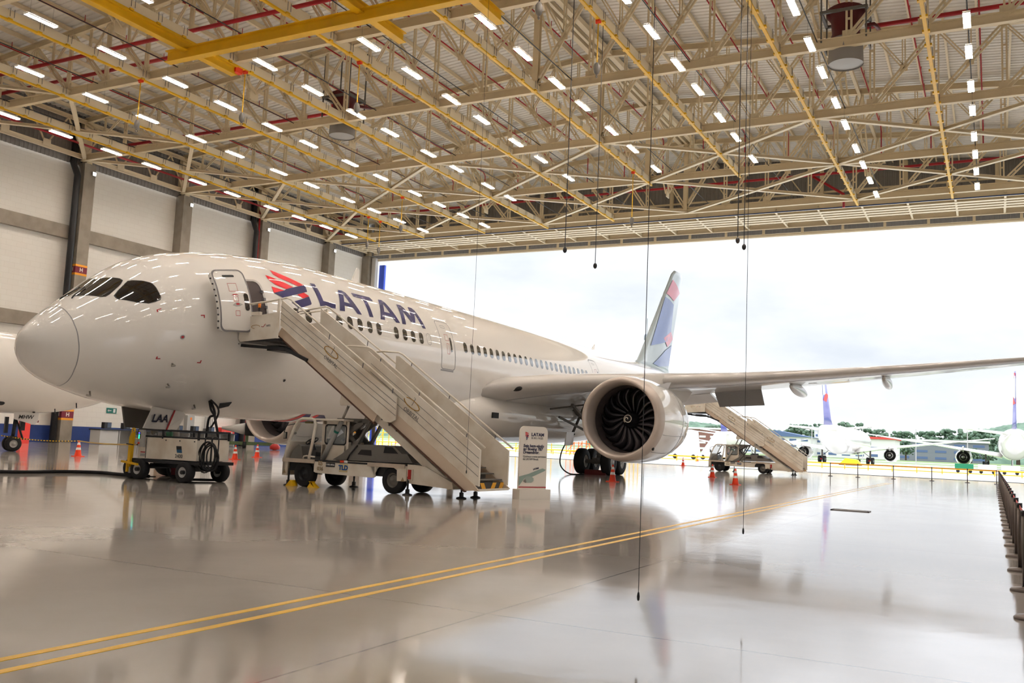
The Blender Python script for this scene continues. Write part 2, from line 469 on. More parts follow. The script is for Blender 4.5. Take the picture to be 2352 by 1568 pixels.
# back and right walls (behind the camera), with high window bands and open side door
b = MB(); b.box(((XW + XE) / 2, YB - .2, 6.5), (XE - XW, .4, 13)); b.box(((XW + XE) / 2, YB - .2, 21), (XE - XW, .4, 10))
for k in range(9): b.box((XW + 4 + k * 9, YB - .2, 14.5), (5.0, .4, 3.2))
struct(b.build('wall_back', BLOCK), 'white back wall with a band of high windows')
b = MB()
for y0, y1, z0, z1 in ((YB, 4, 0, 26), (14, 24, 0, 26), (34, YD, 0, 26), (4, 14, 9, 26), (24, 34, 9, 26)):
    b.box((XE + .2, (y0 + y1) / 2, (z0 + z1) / 2), (.4, y1 - y0, z1 - z0))
struct(b.build('wall_right', BLOCK), 'white right wall with two tall openings')

# roof sheeting: ribs run down the slope
def roof():
    b = MB(); per = .42; dep = .06; pts = []; y = YB
    while y < YD + .4:
        for a, h in ((0, 0), (.52, 0), (.62, 1), (.9, 1)): pts.append((y + a * per, h * dep))
        y += per
    rings = [[Vector((x, yy, zroof(x) + h)) for yy, h in pts] for x in (XW - .4, XR_, XE + .4)]
    b.loft(rings, False, False)
    return b
struct(roof().build('ceiling', M['deck']), 'white ribbed metal roof sheeting')
# fascia over the door
corr_sheet('wall_door_gable', (XW, YD + .2, 21.55), (1, 0, 0), (0, 0, 1), XE - XW, 6.9, .36, label='grey ribbed gable cladding above the hangar door')
corr_sheet('wall_door_lower', (XW, YD + .5, 21.05), (1, 0, 0), (0, 0, 1), XE - XW, .75, .36, label='narrow grey ribbed strip over the door opening')

# purlins along Y on the top chords
PX = [XR_ + s_ * (.35 + 1.71 * k) for k in range(0, 23) for s_ in (-1, 1)]
for x in PX:
    if x > XE - .3 or x < XW + .8: continue
    k = int(round((abs(x - XR_) - .35) / 1.71)); side = 'left' if x < XR_ else 'right'
    z = zroof(x) - .17
    o = MB().ibeam((x, YB, z), (x, YD, z), .12, .28, .02).build('roof_purlin', M['cream2'])
    tag(o, 'cream roof purlin running towards the door, %s one %s of the ridge' % (ORD[k] if k < len(ORD) else 'outermost', side), 'purlin', 'roof purlins')
# ridge girders: two pale box beams with a dark slot
for s_, lab in ((-1, 'left'), (1, 'right')):
    x = XR_ + s_ * .55
    o = MB().box((x, (YB + YD) / 2, ZR - .55), (.35, YD - YB, .35)).build('ridge_beam', M['cream2'])
    tag(o, 'pale box beam along the roof ridge, %s of the dark slot' % lab, 'beam')

# ------------------------------------------------------------------ roof trusses
PITCH = 3.42
def truss(y, label, full=True):
    t = thing('roof_truss', label, 'roof truss', (XR_, y, 21.75), group='wide steel trusses across the hangar')
    zb = 21.75
    xs = [XR_ + PITCH * k for k in range(-11, 12)]; xs[0] = XW + .6; xs[-1] = XE - .6
    zt = lambda x: zroof(x) - .52
    MB().ibeam((xs[0], y, zb), (xs[-1], y, zb), .30, .50, .04).build('lower_chord', M['cream'], t)
    b = MB(); b.ibeam((xs[0], y, zt(xs[0])), (XR_, y, zt(XR_)), .28, .40, .04); b.ibeam((XR_, y, zt(XR_)), (xs[-1], y, zt(xs[-1])), .28, .40, .04)
    b.build('upper_chord', M['cream'], t)
    def pair(p, q, gap, w_, lace=True):
        b = MB(); p, q = Vector(p), Vector(q); d = (q - p).normalized(); a = d.cross(Vector((0, 1, 0))).normalized()
        for s_ in (-1, 1): b.bar(p + a * (gap / 2 * s_), q + a * (gap / 2 * s_), w_, w_, (0, 1, 0))
        if lace:
            L = (q - p).length; n = max(2, int(L / 1.1))
            for i in range(1, n):
                c = p + d * (L * i / n); b.bar(c - a * (gap / 2), c + a * (gap / 2), .03, .12, d)
        return b
    for i, x in enumerate(xs):
        if i in (0, len(xs) - 1):
            MB().bar((x, y, zb), (x, y, zt(x)), .4, .4).build('vertical', M['cream'], t); continue
        if abs(x - XR_) < .1: MB().ibeam((x, y, zb), (x, y, zt(x)), .34, .34, .04, (0, 1, 0)).build('vertical', M['cream'], t)
        else: pair((x, y, zb), (x, y, zt(x)), .22, .10).build('vertical', M['cream'], t)
    for i in range(len(xs) - 1):
        x0, x1 = xs[i], xs[i + 1]
        if x1 <= XR_ + .1: xt, xb = x0, x1
        else: xt, xb = x1, x0
        pt = Vector((xt, y, zt(xt) - .15)); pb = Vector((xb, y, zb + .2)); mid = (pt + pb) / 2
        pair(pt, pb, .2, .11).build('diagonal', M['cream'], t)
        b = pair(mid, (mid.x, y, zt(mid.x)), .14, .07, False); b.build('sub_vertical', M['cream'], t)
        b = pair(mid, (xb, y, zt(xb) - .1), .14, .07, False); b.build('sub_diagonal', M['cream'], t)
        b = MB(); b.box((mid.x, y, mid.z), (.4, .03, .45)); b.box((xb, y, zb + .38), (.62, .05, .42))
        b.build('gusset_plate', M['cream'], t)
    return t
for i, y in enumerate(TYB):
    j = sorted(TYB, reverse=True).index(y)
    truss(y, 'cream steel lattice truss spanning the roof, %s from the hangar door' % ORD[j])

# door-side truss and track beams
t = thing('door_header_truss', 'deep cream truss right above the hangar door with stacked door tracks', 'roof truss', (XR_, 80, 21.6))
MB().ibeam((XW + .8, 77.6, 21.95), (XE - .4, 77.6, 21.95), .3, .62, .04).build('front_beam', M['cream2'], t)
for k, yy in enumerate((78.5, 79.3, 80.1, 80.9)):
    MB().ibeam((XW + 1.2, yy, 21.75), (XE - .4, yy, 21.75), .46, .34, .03).build('door_track', M['cream2'], t)
MB().ibeam((XW + 1.2, 82.9, 21.75), (XE - .4, 82.9, 21.75), .3, .45, .04).build('rear_beam', M['cream2'], t)
MB().cyl((XW + 1.2, 83.35, 21.03), (XE - .4, 83.35, 21.03), .16, 10).build('bottom_tube', M['cream2'], t)
for k in range(22):
    x = XW + 2.0 + k * 3.42
    MB().ibeam((x, 77.4, 21.78), (x, 83.0, 21.70), .16, .3, .03).build('cross_joist', M['cream2'], t)
    MB().box((x + 1.2, 83.2, 21.35), (.22, .12, .66)).build('drop_post', M['cream2'], t)
# gable frame seen behind the last truss
t = thing('gable_frame', 'cream cross-braced frame standing behind the truss nearest the door', 'frame', (XR_, 82.6, 22))
for k in range(12):
    x = XW + 1.5 + k * 6.84
    MB().ibeam((x, 82.7, 21.9), (x, 82.7, zroof(x) - .3), .3, .3, .03, (0, 1, 0)).build('post', M['cream'], t)
    if k < 11:
        z1 = min(zroof(x), zroof(x + 6.84)) - .5
        MB().bar((x, 82.6, 22.1), (x + 3.42, 82.6, z1), .1, .1).build('brace', M['cream'], t)
        MB().bar((x + 6.84, 82.6, 22.1), (x + 3.42, 82.6, z1), .1, .1).build('brace', M['cream'], t)
for z in (23.2, 24.5): MB().bar((XW + .8, 82.8, z), (XE, 82.8, z), .12, .16).build('girt', M['cream'], t)

# eave girder along the left wall
t = thing('eave_girder', 'cream lattice girder running along the top of the left wall', 'girder', (XW + .9, 35, 22))
MB().ibeam((XW + .9, YB + .3, 21.75), (XW + .9, 82, 21.75), .2, .34, .03).build('lower_chord', M['cream2'], t)
MB().ibeam((XW + .9, YB + .3, 24.5), (XW + .9, 82, 24.5), .2, .3, .03).build('upper_chord', M['cream'], t)
y = 6.5
while y < 80:
    b = MB(); b.bar((XW + .9, y, 21.8), (XW + .9, y + 1.63, 24.4), .1, .1); b.bar((XW + .9, y + 3.27, 21.8), (XW + .9, y + 1.63, 24.4), .1, .1)
    b.build('web_member', M['cream'], t); b = MB(); b.box((XW + 1.0, y, 21.95), (.05, .62, .5)); b.build('gusset_plate', M['cream2'], t); y += 3.27

# horizontal cross bracing in the plane of the lower chords
def brace(p, q, label):
    p, q = Vector(p), Vector(q); b = MB(); b.ibeam(p, q, .26, .2, .03)
    tag(b.build('chord_brace', M['cream2']), label, 'brace', 'flat cross braces between the truss bottoms')
RX = [-2.6, -9.4, -16.2, -22.95, -29.75, -36.6, -43.35, -50.3]
for bi in range(len(TY) - 1):
    y0, y1 = TY[bi], TY[bi + 1]
    n = ORD[len(TY) - 2 - bi]
    brace((XW + .9, y0, 21.62), (-50.3, y1, 21.62), 'flat brace by the left wall, %s bay from the door, far end off the wall' % n)
    brace((XW + .9, y1, 21.66), (-50.3, y0, 21.66), 'flat brace by the left wall, %s bay from the door, far end on the wall' % n)
for y0, y1, n in ((55.6, 65.3, 'second'), (65.3, 75.1, 'nearest')):
    for k, (xa, xb) in enumerate(((4.2, -9.4), (-9.4, -22.95), (-22.95, -36.6), (-36.6, -50.3))):
        brace((xa, y0, 21.62), (xb, y1, 21.62), 'flat brace, %s bay to the door, %s pair from the right, leaning away left' % (n, ORD[k]))
        brace((xb, y0, 21.66), (xa, y1, 21.66), 'flat brace, %s bay to the door, %s pair from the right, leaning away right' % (n, ORD[k]))

# longitudinal lattice girders near the ridge and at the quarter points
for gx, lab in ((-8.0, 'right'), (-23.2, 'middle'), (-40.0, 'left')):
    t = thing('longitudinal_girder', 'tall narrow lattice girder running towards the door in the %s of the roof' % lab, 'girder', (gx, 35, 22), group='girders running towards the door')
    for k in range(len(TYB) - 1):
        ys = sorted(TYB); y0, y1 = ys[k], ys[k + 1]; ym = (y0 + y1) / 2; zt = zroof(gx) - .8
        b = MB()
        for s_ in (-.16, .16):
            b.bar((gx + s_, y0, zt), (gx + s_, ym, 22.0), .09, .09); b.bar((gx + s_, y1, zt), (gx + s_, ym, 22.0), .09, .09)
        for q in range(1, 7):
            f_ = q / 7
            for ya in (y0, y1):
                yy = ya + (ym - ya) * f_; zz = zt + (22.0 - zt) * f_; b.bar((gx - .16, yy, zz), (gx + .16, yy, zz), .06, .06)
        b.build('lattice_bay', M['cream'], t)
        MB().box((gx, ym, 21.95), (.06, .7, .6)).build('gusset_plate', M['cream2'], t)
    MB().ibeam((gx, YB, zroof(gx) - .6), (gx, 82, zroof(gx) - .6), .2, .3, .03).build('upper_chord', M['cream2'], t)

# crane rails: pale beam between the trusses, yellow rail flange below
END = {-2.6: 76, -9.4: 76, -16.2: 65.5, -22.95: 65.5, -29.75: 75.2, -36.6: 76, -43.35: 76, -50.3: 76, -56.2: 76}
for i, x in enumerate([-2.6, -9.4, -16.2, -22.95, -29.75, -36.6, -43.35, -50.3, -56.2]):
    ye = END[x]
    t = thing('crane_rail', 'long pale beam with a yellow crane rail under it, %s from the right' % ORD[i], 'crane rail', (x, 30, 21.3), group='crane rails running towards the door')
    MB().box((x, (YB + ye) / 2, 21.62), (.14, ye - YB, .46)).build('carrier_beam', M['cream2'], t)
    MB().box((x, (YB + ye) / 2, 21.335), (.16, ye - YB, .09)).build('yellow_rail', M['yellow'], t)
    y = 6.0
    while y < ye:
        b = MB(); b.cur = 0; b.box((x, y, 21.36), (.34, .22, .1)); b.cur = 1
        for s_ in (-1, 1): b.box((x + .09 * s_, y, 21.74), (.018, .018, .42)); b.box((x + .09 * s_, y + .22, 21.74), (.018, .018, .42))
        b.build('rail_clamp', [M['yellow'], M['grey']], t)
        y += 1.63
# ------------------------------------------------------------------ ceiling lights
LX = [(-.87, 'nearest the right edge'), (-7.6, 'second from the right'), (-14.1, 'third from the right'), (-20.9, 'fourth from the right'), (-27.6, 'fifth from the right'), (-34.4, 'sixth from the right'), (-41.1, 'seventh from the right'), (-47.8, 'eighth from the right'), (-56.2, 'nearest the left wall')]
LYS = [72.0, 68.1, 64.2, 60.5, 55.8, 52.0, 47.4, 43.8, 39.7, 35.8, 31.5, 27.4, 23.3, 19.2, 15.1, 11.0]
def make_light():
    t = thing('ceiling_light', '', 'ceiling light', (0, 0, 0), group='fluorescent ceiling lights in rows')
    b = MB(); b.box((0, 0, .05), (.32, 1.66, .03)); b.box((-.155, 0, .0), (.012, 1.66, .06)); b.box((.155, 0, 0), (.012, 1.66, .06)); b.box((0, .82, 0), (.32, .02, .06)); b.box((0, -.82, 0), (.32, .02, .06)); b.box((0, 0, .12), (.14, 1.2, .08))
    b.build('housing', M['louver'], t, LOCAL)
    b = MB()
    for k in range(4): b.cyl((-.108 + k * .072, -.79, .010), (-.108 + k * .072, .79, .010), .024, 6)
    b.build('tubes', M['tube'], t, LOCAL)
    b = MB()
    for k in range(1, 9): b.box((0, -.82 + k * 1.64 / 9, -.024), (.30, .022, .028))
    b.box((0, 0, -.024), (.012, 1.62, .028))
    b.build('louvers', M['louver'], t, LOCAL)
    b = MB(); b.cyl((0, -.6, .15), (0, -.6, .93), .004, 5); b.cyl((0, .6, .15), (0, .6, .93), .004, 5); b.build('hanger', M['black_paint'], t, LOCAL)
    return t
LZ = 21.02
proto = make_light(); KIDS[proto.name] = list(proto.children); first = True
for ri, (x, lab) in enumerate(LX):
    for k, y in enumerate(LYS):
        if y == 31.5 and x in (-20.9, -27.6, -34.4): continue
        if (y > 62 and x in (-14.1, -20.9, -27.6)) or (y > 66 and x == -34.4): continue
        o = proto if first else copy_tree(proto)
        first = False
        o.location = (x, y, LZ)
        o['label'] = 'fluorescent ceiling light in the row %s, %s from the hangar door' % (lab, ORD[k - (3 if x in (-14.1, -20.9, -27.6) else 2 if x == -34.4 else 0)])
    o = MB().cyl((x, YB, 21.95), (x, 74, 21.95), .028, 6).build('light_conduit', M['black_paint'])
    tag(o, 'thin dark conduit above the light row %s' % lab, 'conduit', 'conduits above the light rows')
# ------------------------------------------------------------------ fire pipes
for k in range(-11, 12):
    x = XR_ - 1.2 + 3.42 * k
    if x > 13 or x < XW + 1.5: continue
    z = zroof(x) - .75
    t = thing('sprinkler_pipe', 'thin red sprinkler pipe under the roof, %s from the left wall' % ORD[k + 11], 'sprinkler pipe', (x, 30, z), group='sprinkler pipes under the roof')
    MB().tube([(x, YB, z), (x, 72.0, z), (x, 72.4, z - .3), (x, 72.4, 24.15)], .045, 6).build('pipe', M['red_pipe'], t)
    b = MB(); y = 8.0
    while y < 72: b.cyl((x, y, z), (x, y, z + .45), .022, 5); y += 3.0
    b.build('sprinkler_heads', M['red_pipe'], t)['kind'] = 'stuff'
def pipe(name, pts, r, label, m='red_pipe'):
    return tag(MB().tube(pts, r, 8).build(name, M[m]), label, 'pipe')
pipe('fire_main', [(XW + 1, 75.9, 24.1), (XE, 75.9, 24.1)], .11, 'red fire main running across in front of the door gable')
pipe('fire_main', [(XW + 2, 35.3, 23.6), (-16, 35.3, 23.6)], .12, 'thick red fire main crossing the roof behind the yellow crane, nearer one')
pipe('fire_main', [(XW + 2, 37.7, 23.7), (-16, 37.7, 23.7)], .12, 'thick red fire main crossing the roof behind the yellow crane, farther one')
pipe('fire_main', [(XW + 1.5, 48.6, 23.5), (-40.2, 48.6, 23.5), (-39.4, 47.6, 23.9)], .12, 'red fire main leading to the left foam generator')
pipe('fire_main', [(-5.6, 48.4, 23.5), (XE, 48.4, 23.5)], .12, 'red fire main leading to the right foam generator')
pipe('fire_main', [(XW + 1.3, YB, 22.6), (XW + 1.3, 81.5, 22.6)], .09, 'bright red pipe running along the top of the left wall')
pipe('fire_riser', [(XW + .75, 65.15, 0), (XW + .75, 65.15, 22.5)], .09, 'red riser pipe going down the third concrete column')
pipe('fire_drop', [(-13.0, 76, 24.1), (-10.6, 77.0, 22.6), (-10.6, 77, 21.5)], .11, 'short red pipe bending down to the door header')
pipe('blue_pipe', [(XW + 1, 77.35, 21.62), (XE, 77.35, 21.62)], .05, 'thin dark blue pipe along the door header beam', 'dkblue')

# ------------------------------------------------------------------ yellow crane
t = thing('overhead_crane', 'yellow overhead crane girder hung under the roof at the top left', 'crane', (-28, 32.5, 20.6))
MB().ibeam((-37.9, 32.4, 20.6), (-18.5, 32.4, 20.6), .42, .62, .05).build('girder', M['yellow'], t)
for x, y0 in ((-36.6, 25.0), (-25.55, 31.0), (-20.1, 31.0)):
    MB().ibeam((x, y0, 20.98), (x, 35.8, 20.98), .42, .5, .05).build('end_carriage', M['yellow'], t)
b = MB(); b.box((-36.6, 36.0, 21.1), (.3, .5, .3)); b.build('buffer', M['orange'], t)

# hoists with hook blocks on the rails
def hoist(x, y, ztop, zb, label, ch='yellow'):
    t = thing('chain_hoist', label, 'hoist', (x, y, zb), group='chain hoists hanging from the crane rails')
    b = MB(); b.box((x, y, ztop - .05), (.2, .24, .12)); b.cyl((x - .12, y, ztop - .1), (x + .12, y, ztop - .1), .07, 8); b.build('trolley', M['orange'], t)
    MB().cyl((x, y, zb + .3), (x, y, ztop), .03, 6).build('chain', M[ch], t)
    MB().sphere((x, y, zb + .15), .2, 8, (.8, .8, 1.5)).build('hook_block', M['grey'], t)
    MB().torus((x, y, zb - .22), .07, .02, 'x', 12, 6).build('hook', M['grey'], t)
hoist(-43.35, 35.3, 21.3, 18.5, 'chain hoist with grey hook block, hanging left of the others from the seventh crane rail')
hoist(-36.6, 36.6, 21.3, 18.5, 'chain hoist with grey hook block just below the end of the yellow crane')
hoist(-29.75, 37.9, 21.3, 18.6, 'chain hoist with grey hook block right of the left foam generator')
hoist(-16.2, 32.0, 21.3, 18.9, 'chain hoist with grey hook block at the top edge, middle of the roof', 'black')
hoist(-16.2, 38.2, 21.3, 18.8, 'chain hoist with grey hook block on the third crane rail from the right')
hoist(-50.3, 66.8, 21.3, 18.6, 'chain hoist near the door corner, left of a pair')
hoist(-50.3, 68.6, 21.3, 18.4, 'chain hoist near the door corner, right of a pair')
hoist(-43.35, 62.0, 21.3, 18.5, 'chain hoist with long chain in front of the door header')
hoist(-22.95, 61.5, 21.3, 17.5, 'chain hoist with yellow chain near the far end of the fourth rail')
def pendant(x, y, zt, zb, label, r=.035, wt=True):
    t = thing('pendant_cable', label, 'cable', (x, y, zb), group='thin black cables hanging from the roof')
    MB().cyl((x, y, zb), (x, y, zt), r, 6).build('cable', M['black_paint'], t)
    if wt: MB().sphere((x, y, zb - .05), .09, 8, (1, 1, 1.5)).build('weight', M['black_paint'], t)
    else: MB().lathe([(.0, .03), (.008, .02), (.013, -.01), (.01, -.04), (0, -.05)], (x, y, zb), 'z', 8).build('plug', M['black_paint'], t)
pendant(-16.2, 35.4, 21.3, 9.85, 'black pendant cable with weight, leftmost of those ending over the sky', .018)
pendant(-16.2, 38.8, 21.3, 9.8, 'black pendant cable with weight, second of those ending over the sky', .016)
pendant(-9.4, 37.8, 21.3, 10.35, 'black pendant cable with weight, left one of the pair right of the tail fin', .02)
pendant(-9.4, 38.9, 21.3, 10.3, 'black pendant cable with weight, right one of the pair right of the tail fin', .018)
pendant(-2.66, 7.55, 21.3, .36, 'long thin cable hanging down in front of the big engine', .0032, False)
pendant(-2.66, 11.2, 21.3, .66, 'long thin cable hanging down right of the big engine', .0032, False)
pendant(-9.4, 16.2, 21.3, .95, 'hair-thin cable hanging in front of the passenger stairs', .0032, False)

# foam generators
def foam(x, y, z, label):
    t = thing('foam_generator', label, 'foam generator', (x, y, z))
    b = MB(); b.cur = 0; b.lathe([(.70, 2.95), (.95, 2.8), (.95, 2.6), (.72, 2.3), (.66, 1.6), (.8, 1.25)], (x, y, z), 'z', 24); b.lathe([(0, 2.9), (.7, 2.95)], (x, y, z), 'z', 24)
    b.build('fan_casing', M['maroon'], t)
    MB().lathe([(.8, 1.25), (.82, .9), (.84, .05), (.84, 0)], (x, y, z), 'z', 28).build('foam_drum', M['clad'], t)
    MB().lathe([(.83, .06), (0, .02)], (x, y, z), 'z', 28).build('mesh_end', M['grey_l'], t)
    b = MB()
    for s_ in (-1, 1):
        b.bar((x + 1.05 * s_, y - .9, z + 2.5), (x + 1.05 * s_, y + .9, z + 2.5), .14, .14); b.bar((x - 1.1, y + .85 * s_, z + 2.5), (x + 1.1, y + .85 * s_, z + 2.5), .14, .14)
        for q in (-1, 1): b.bar((x + 1.05 * s_, y + .85 * q, z + 1.0), (x + 1.05 * s_, y + .85 * q, zroof(x) - .3), .07, .07)
        b.bar((x + 1.05 * s_, y - .85, z + 1.0), (x + 1.05 * s_, y + .85, z + 1.0), .07, .07)
    b.build('support_frame', M['grey'], t)
    MB().tube([(x + .9, y, z + 1.9), (x + 1.3, y, z + 1.9), (x + 1.4, y + .6, z + 2.0), (x + 1.4, y + 1.6, z + 2.2)], .1, 8).build('feed_pipe', M['maroon'], t)
foam(-6.35, 46.6, 20.9, 'large dark red foam generator hanging from the roof at the upper right')
foam(-37.9, 46.9, 21.0, 'dark red foam generator hanging from the roof at the upper left')
# ------------------------------------------------------------------ the big airliner
NX = -23.39 - .00608 * 0 + math.sin(-.00608) * -19.16
NY = 35 + math.cos(.00608) * -19.16
ANG = .00608
STA = [(0,3.70,3.70,0),(.08,3.97,3.45,.31),(.25,4.17,3.12,.60),(.6,4.50,2.84,.95),(1.1,4.93,2.62,1.28),(1.7,5.38,2.45,1.63),(2.5,6.02,2.27,2.00),(3.3,6.56,2.15,2.25),(4.2,6.92,2.06,2.42),(5.2,7.18,2.0,2.59),(6.5,7.42,1.95,2.74),(8.5,7.62,1.93,2.84),(11,7.75,1.93,2.885),(40,7.75,1.93,2.885),(44,7.75,2.1,2.86),(48,7.72,2.7,2.65),(52,7.62,3.6,2.2),(56,7.45,4.7,1.5),(59,7.15,5.6,.8),(60.2,6.9,6.1,.4),(60.5,6.6,6.35,.12)]
def section(s, T=STA):
    i = 0
    while i < len(T) - 2 and T[i + 1][0] < s: i += 1
    out = []
    for k in (1, 2, 3):
        x = [a[0] for a in T]; y = [a[k] for a in T]; H = x[i + 1] - x[i]; t = min(max((s - x[i]) / H, 0), 1)
        if s < .25:
            if i == 0: t = math.sqrt(t)
            out.append(y[i] + (y[i + 1] - y[i]) * t); continue
        d = [(y[j + 1] - y[j]) / (x[j + 1] - x[j]) for j in range(len(x) - 1)]
        def m(j):
            if j == 0: return d[0]
            if j == len(x) - 1: return d[-1]
            if d[j - 1] * d[j] <= 0: return 0
            w1 = 2 * (x[j + 1] - x[j]) + (x[j] - x[j - 1]); w2 = (x[j + 1] - x[j]) + 2 * (x[j] - x[j - 1])
            return (w1 + w2) / (w1 / d[j - 1] + w2 / d[j])
        out.append((2*t**3-3*t*t+1)*y[i] + (t**3-2*t*t+t)*H*m(i) + (-2*t**3+3*t*t)*y[i+1] + (t**3-t*t)*H*m(i+1))
    return out
def surf(s, th, off=0.):
    t, b, w_ = section(s); h = (t - b) / 2
    return Vector(((w_ + off) * math.cos(th), s, (t + b) / 2 + (h + off) * math.sin(th)))
def fuselage(T, n=64, step=.5, sec=section):
    s0 = [0.0, .01, .03, .06, .1, .16, .25, .4, .6, .85, 1.1, 1.4, 1.7, 2.1, 2.5, 2.9, 3.3, 3.75, 4.2, 4.7, 5.2, 5.85, 6.5, 7.5, 8.5, 9.7, 11]
    L = T[-1][0]
    s0 += [11 + i * (L - 11) / 60 for i in range(1, 61)] if L > 30 else [11 + i * (L - 11) / 12 for i in range(1, 13)]
    b = MB(); b.smooth = True; rings = []
    for s in s0:
        t, bo, w_ = sec(s, T); w_ = max(w_, .004); h = max((t - bo) / 2, .004)
        rings.append([Vector((w_ * math.cos(2 * PI * k / n), s, (t + bo) / 2 + h * math.sin(2 * PI * k / n))) for k in range(n)])
    b.loft(rings, True, True); return b
def decal(name, polys, m, parent, off=.006, thick=0., cell=.12, sf=surf):
    """closed outlines in (station, angle) laid on the skin"""
    K = 2.9
    bm = poly2d([[(s, th * K) for s, th in p] for p in polys])
    xs = [v.co.x for v in bm.verts]; ys = [v.co.y for v in bm.verts]
    for lo, hi, nn in ((min(xs), max(xs), (1, 0, 0)), (min(ys), max(ys), (0, 1, 0))):
        k = int((hi - lo) / cell)
        for i in range(1, k + 1):
            q = lo + (hi - lo) * i / (k + 1)
            bmesh.ops.bisect_plane(bm, geom=bm.verts[:] + bm.edges[:] + bm.faces[:], plane_co=(q if nn[0] else 0, q if nn[1] else 0, 0), plane_no=nn)
    b = MB(); b.smooth = True
    bm.verts.index_update()
    b.add([sf(v.co.x, v.co.y / K, off) for v in bm.verts], [tuple(v.index for v in f.verts) for f in bm.faces])
    bm.free()
    # outward faces
    for i, f in enumerate(b.f):
        p = [Vector(b.v[k]) for k in f]; nrm = (p[1] - p[0]).cross(p[2] - p[0]); c = p[0]
        if nrm.dot(Vector((c.x, 0, c.z - 4.8))) < 0: b.f[i] = tuple(reversed(f))
    me = bpy.data.meshes.new(name); me.from_pydata(b.v, [], b.f); me.materials.append(m)
    me.polygons.foreach_set('use_smooth', [True] * len(b.f))
    o = bpy.data.objects.new(name, me); COL.objects.link(o)
    o.parent = parent; return o
def rr(s0, s1, t0, t1, r=.08, K=2.9, n=5):
    """rounded rectangle in (station, angle)"""
    pts = []; q = r / K
    for cx, cy, a in ((s1 - r, t1 - q, 0), (s0 + r, t1 - q, 90), (s0 + r, t0 + q, 180), (s1 - r, t0 + q, 270)):
        for i in range(n + 1):
            t = R(a + 90 * i / n); pts.append((cx + r * math.cos(t), cy + q * math.sin(t)))
    return pts
def ringpoly(outer, w_=.05, K=2.9):
    cx = sum(p[0] for p in outer) / len(outer); cy = sum(p[1] for p in outer) / len(outer)
    sx = max(abs(p[0] - cx) for p in outer); sy = max(abs(p[1] - cy) for p in outer)
    return [outer, [(cx + (p[0] - cx) * (1 - w_ / sx), cy + (p[1] - cy) * (1 - w_ / K / sy)) for p in outer]]

A = thing('wide_body_airliner', 'big white airliner with LATAM lettering and open front door, nose to the left', 'airplane', (NX, NY, 0), ANG)
def P(mb, name, m, parent=None): return mb.build(name, m, parent or A, LOCAL)
fus = P(fuselage(STA), 'fuselage', M['white'])
# nose cone seam, windshield, doors and windows
seam = [(0.911, 1.662), (0.905, 1.3), (0.874, 0.97), (0.862, 0.542), (0.9, 0.07), (0.965, -0.36), (1.03, -0.73), (1.146, -1.138), (1.25, -1.6)]
def band(name, line, wd, m, parent, off=.005):
    b = MB(); b.smooth = True; L = []
    for i in range(len(line) - 1):
        for k in range(6):
            f_ = k / 6; L.append((line[i][0] + (line[i + 1][0] - line[i][0]) * f_, line[i][1] + (line[i + 1][1] - line[i][1]) * f_))
    L.append(line[-1]); L += [(s, PI - t) for s, t in reversed(L)]
    rings = [[surf(s - wd / 2, t, off), surf(s + wd / 2, t, off)] for s, t in L]
    b.loft(rings, False, False); return P(b, name, m, parent)
band('radome_seam', seam, .022, M['markgrey'], fus)
def both(name, polys, m, parent=None, off=.006, cell=.12):
    o = decal(name, polys, m, parent or A, off, cell=cell)
    decal(name, [[(s, PI - t) for s, t in p] for p in polys], m, parent or A, off, cell=cell); return o
ws1 = [(1.40, 1.50), (1.75, 1.545), (2.14, 1.56), (2.2, 1.5), (2.371, 1.18), (2.366, 1.104), (2.255, 1.051), (1.896, .964), (1.786, .955), (1.70, 1.0), (1.45, 1.35)]
ws2 = [(1.958, .875), (2.104, .936), (2.35, 1.0), (2.452, 1.024), (2.539, .998), (2.72, .9), (2.883, .79), (2.909, .717), (2.928, .5235), (2.887, .491), (2.74, .485), (2.579, .494), (2.326, .576), (1.99, .76), (1.96, .81)]
for nm, pl in (('windshield', ws1), ('side_windshield', ws2)):
    cs = sum(p[0] for p in pl) / len(pl); ct = sum(p[1] for p in pl) / len(pl)
    big = [(cs + (s - cs) * 1.05, ct + (t - ct) * 1.05) for s, t in pl]
    both(nm + '_frame', [big], M['black_paint'], fus, .004)
    both(nm, [pl], M['glass'], None, .009)
# wipers
for sg in (1, -1):
    q = [surf(1.25, PI / 2 - sg * .18, .03), surf(1.4, PI / 2 - sg * .12, .05), surf(1.75, PI / 2 - sg * .06, .05)]
    P(MB().tube(q, .018, 6), 'wiper', M['black_paint'])
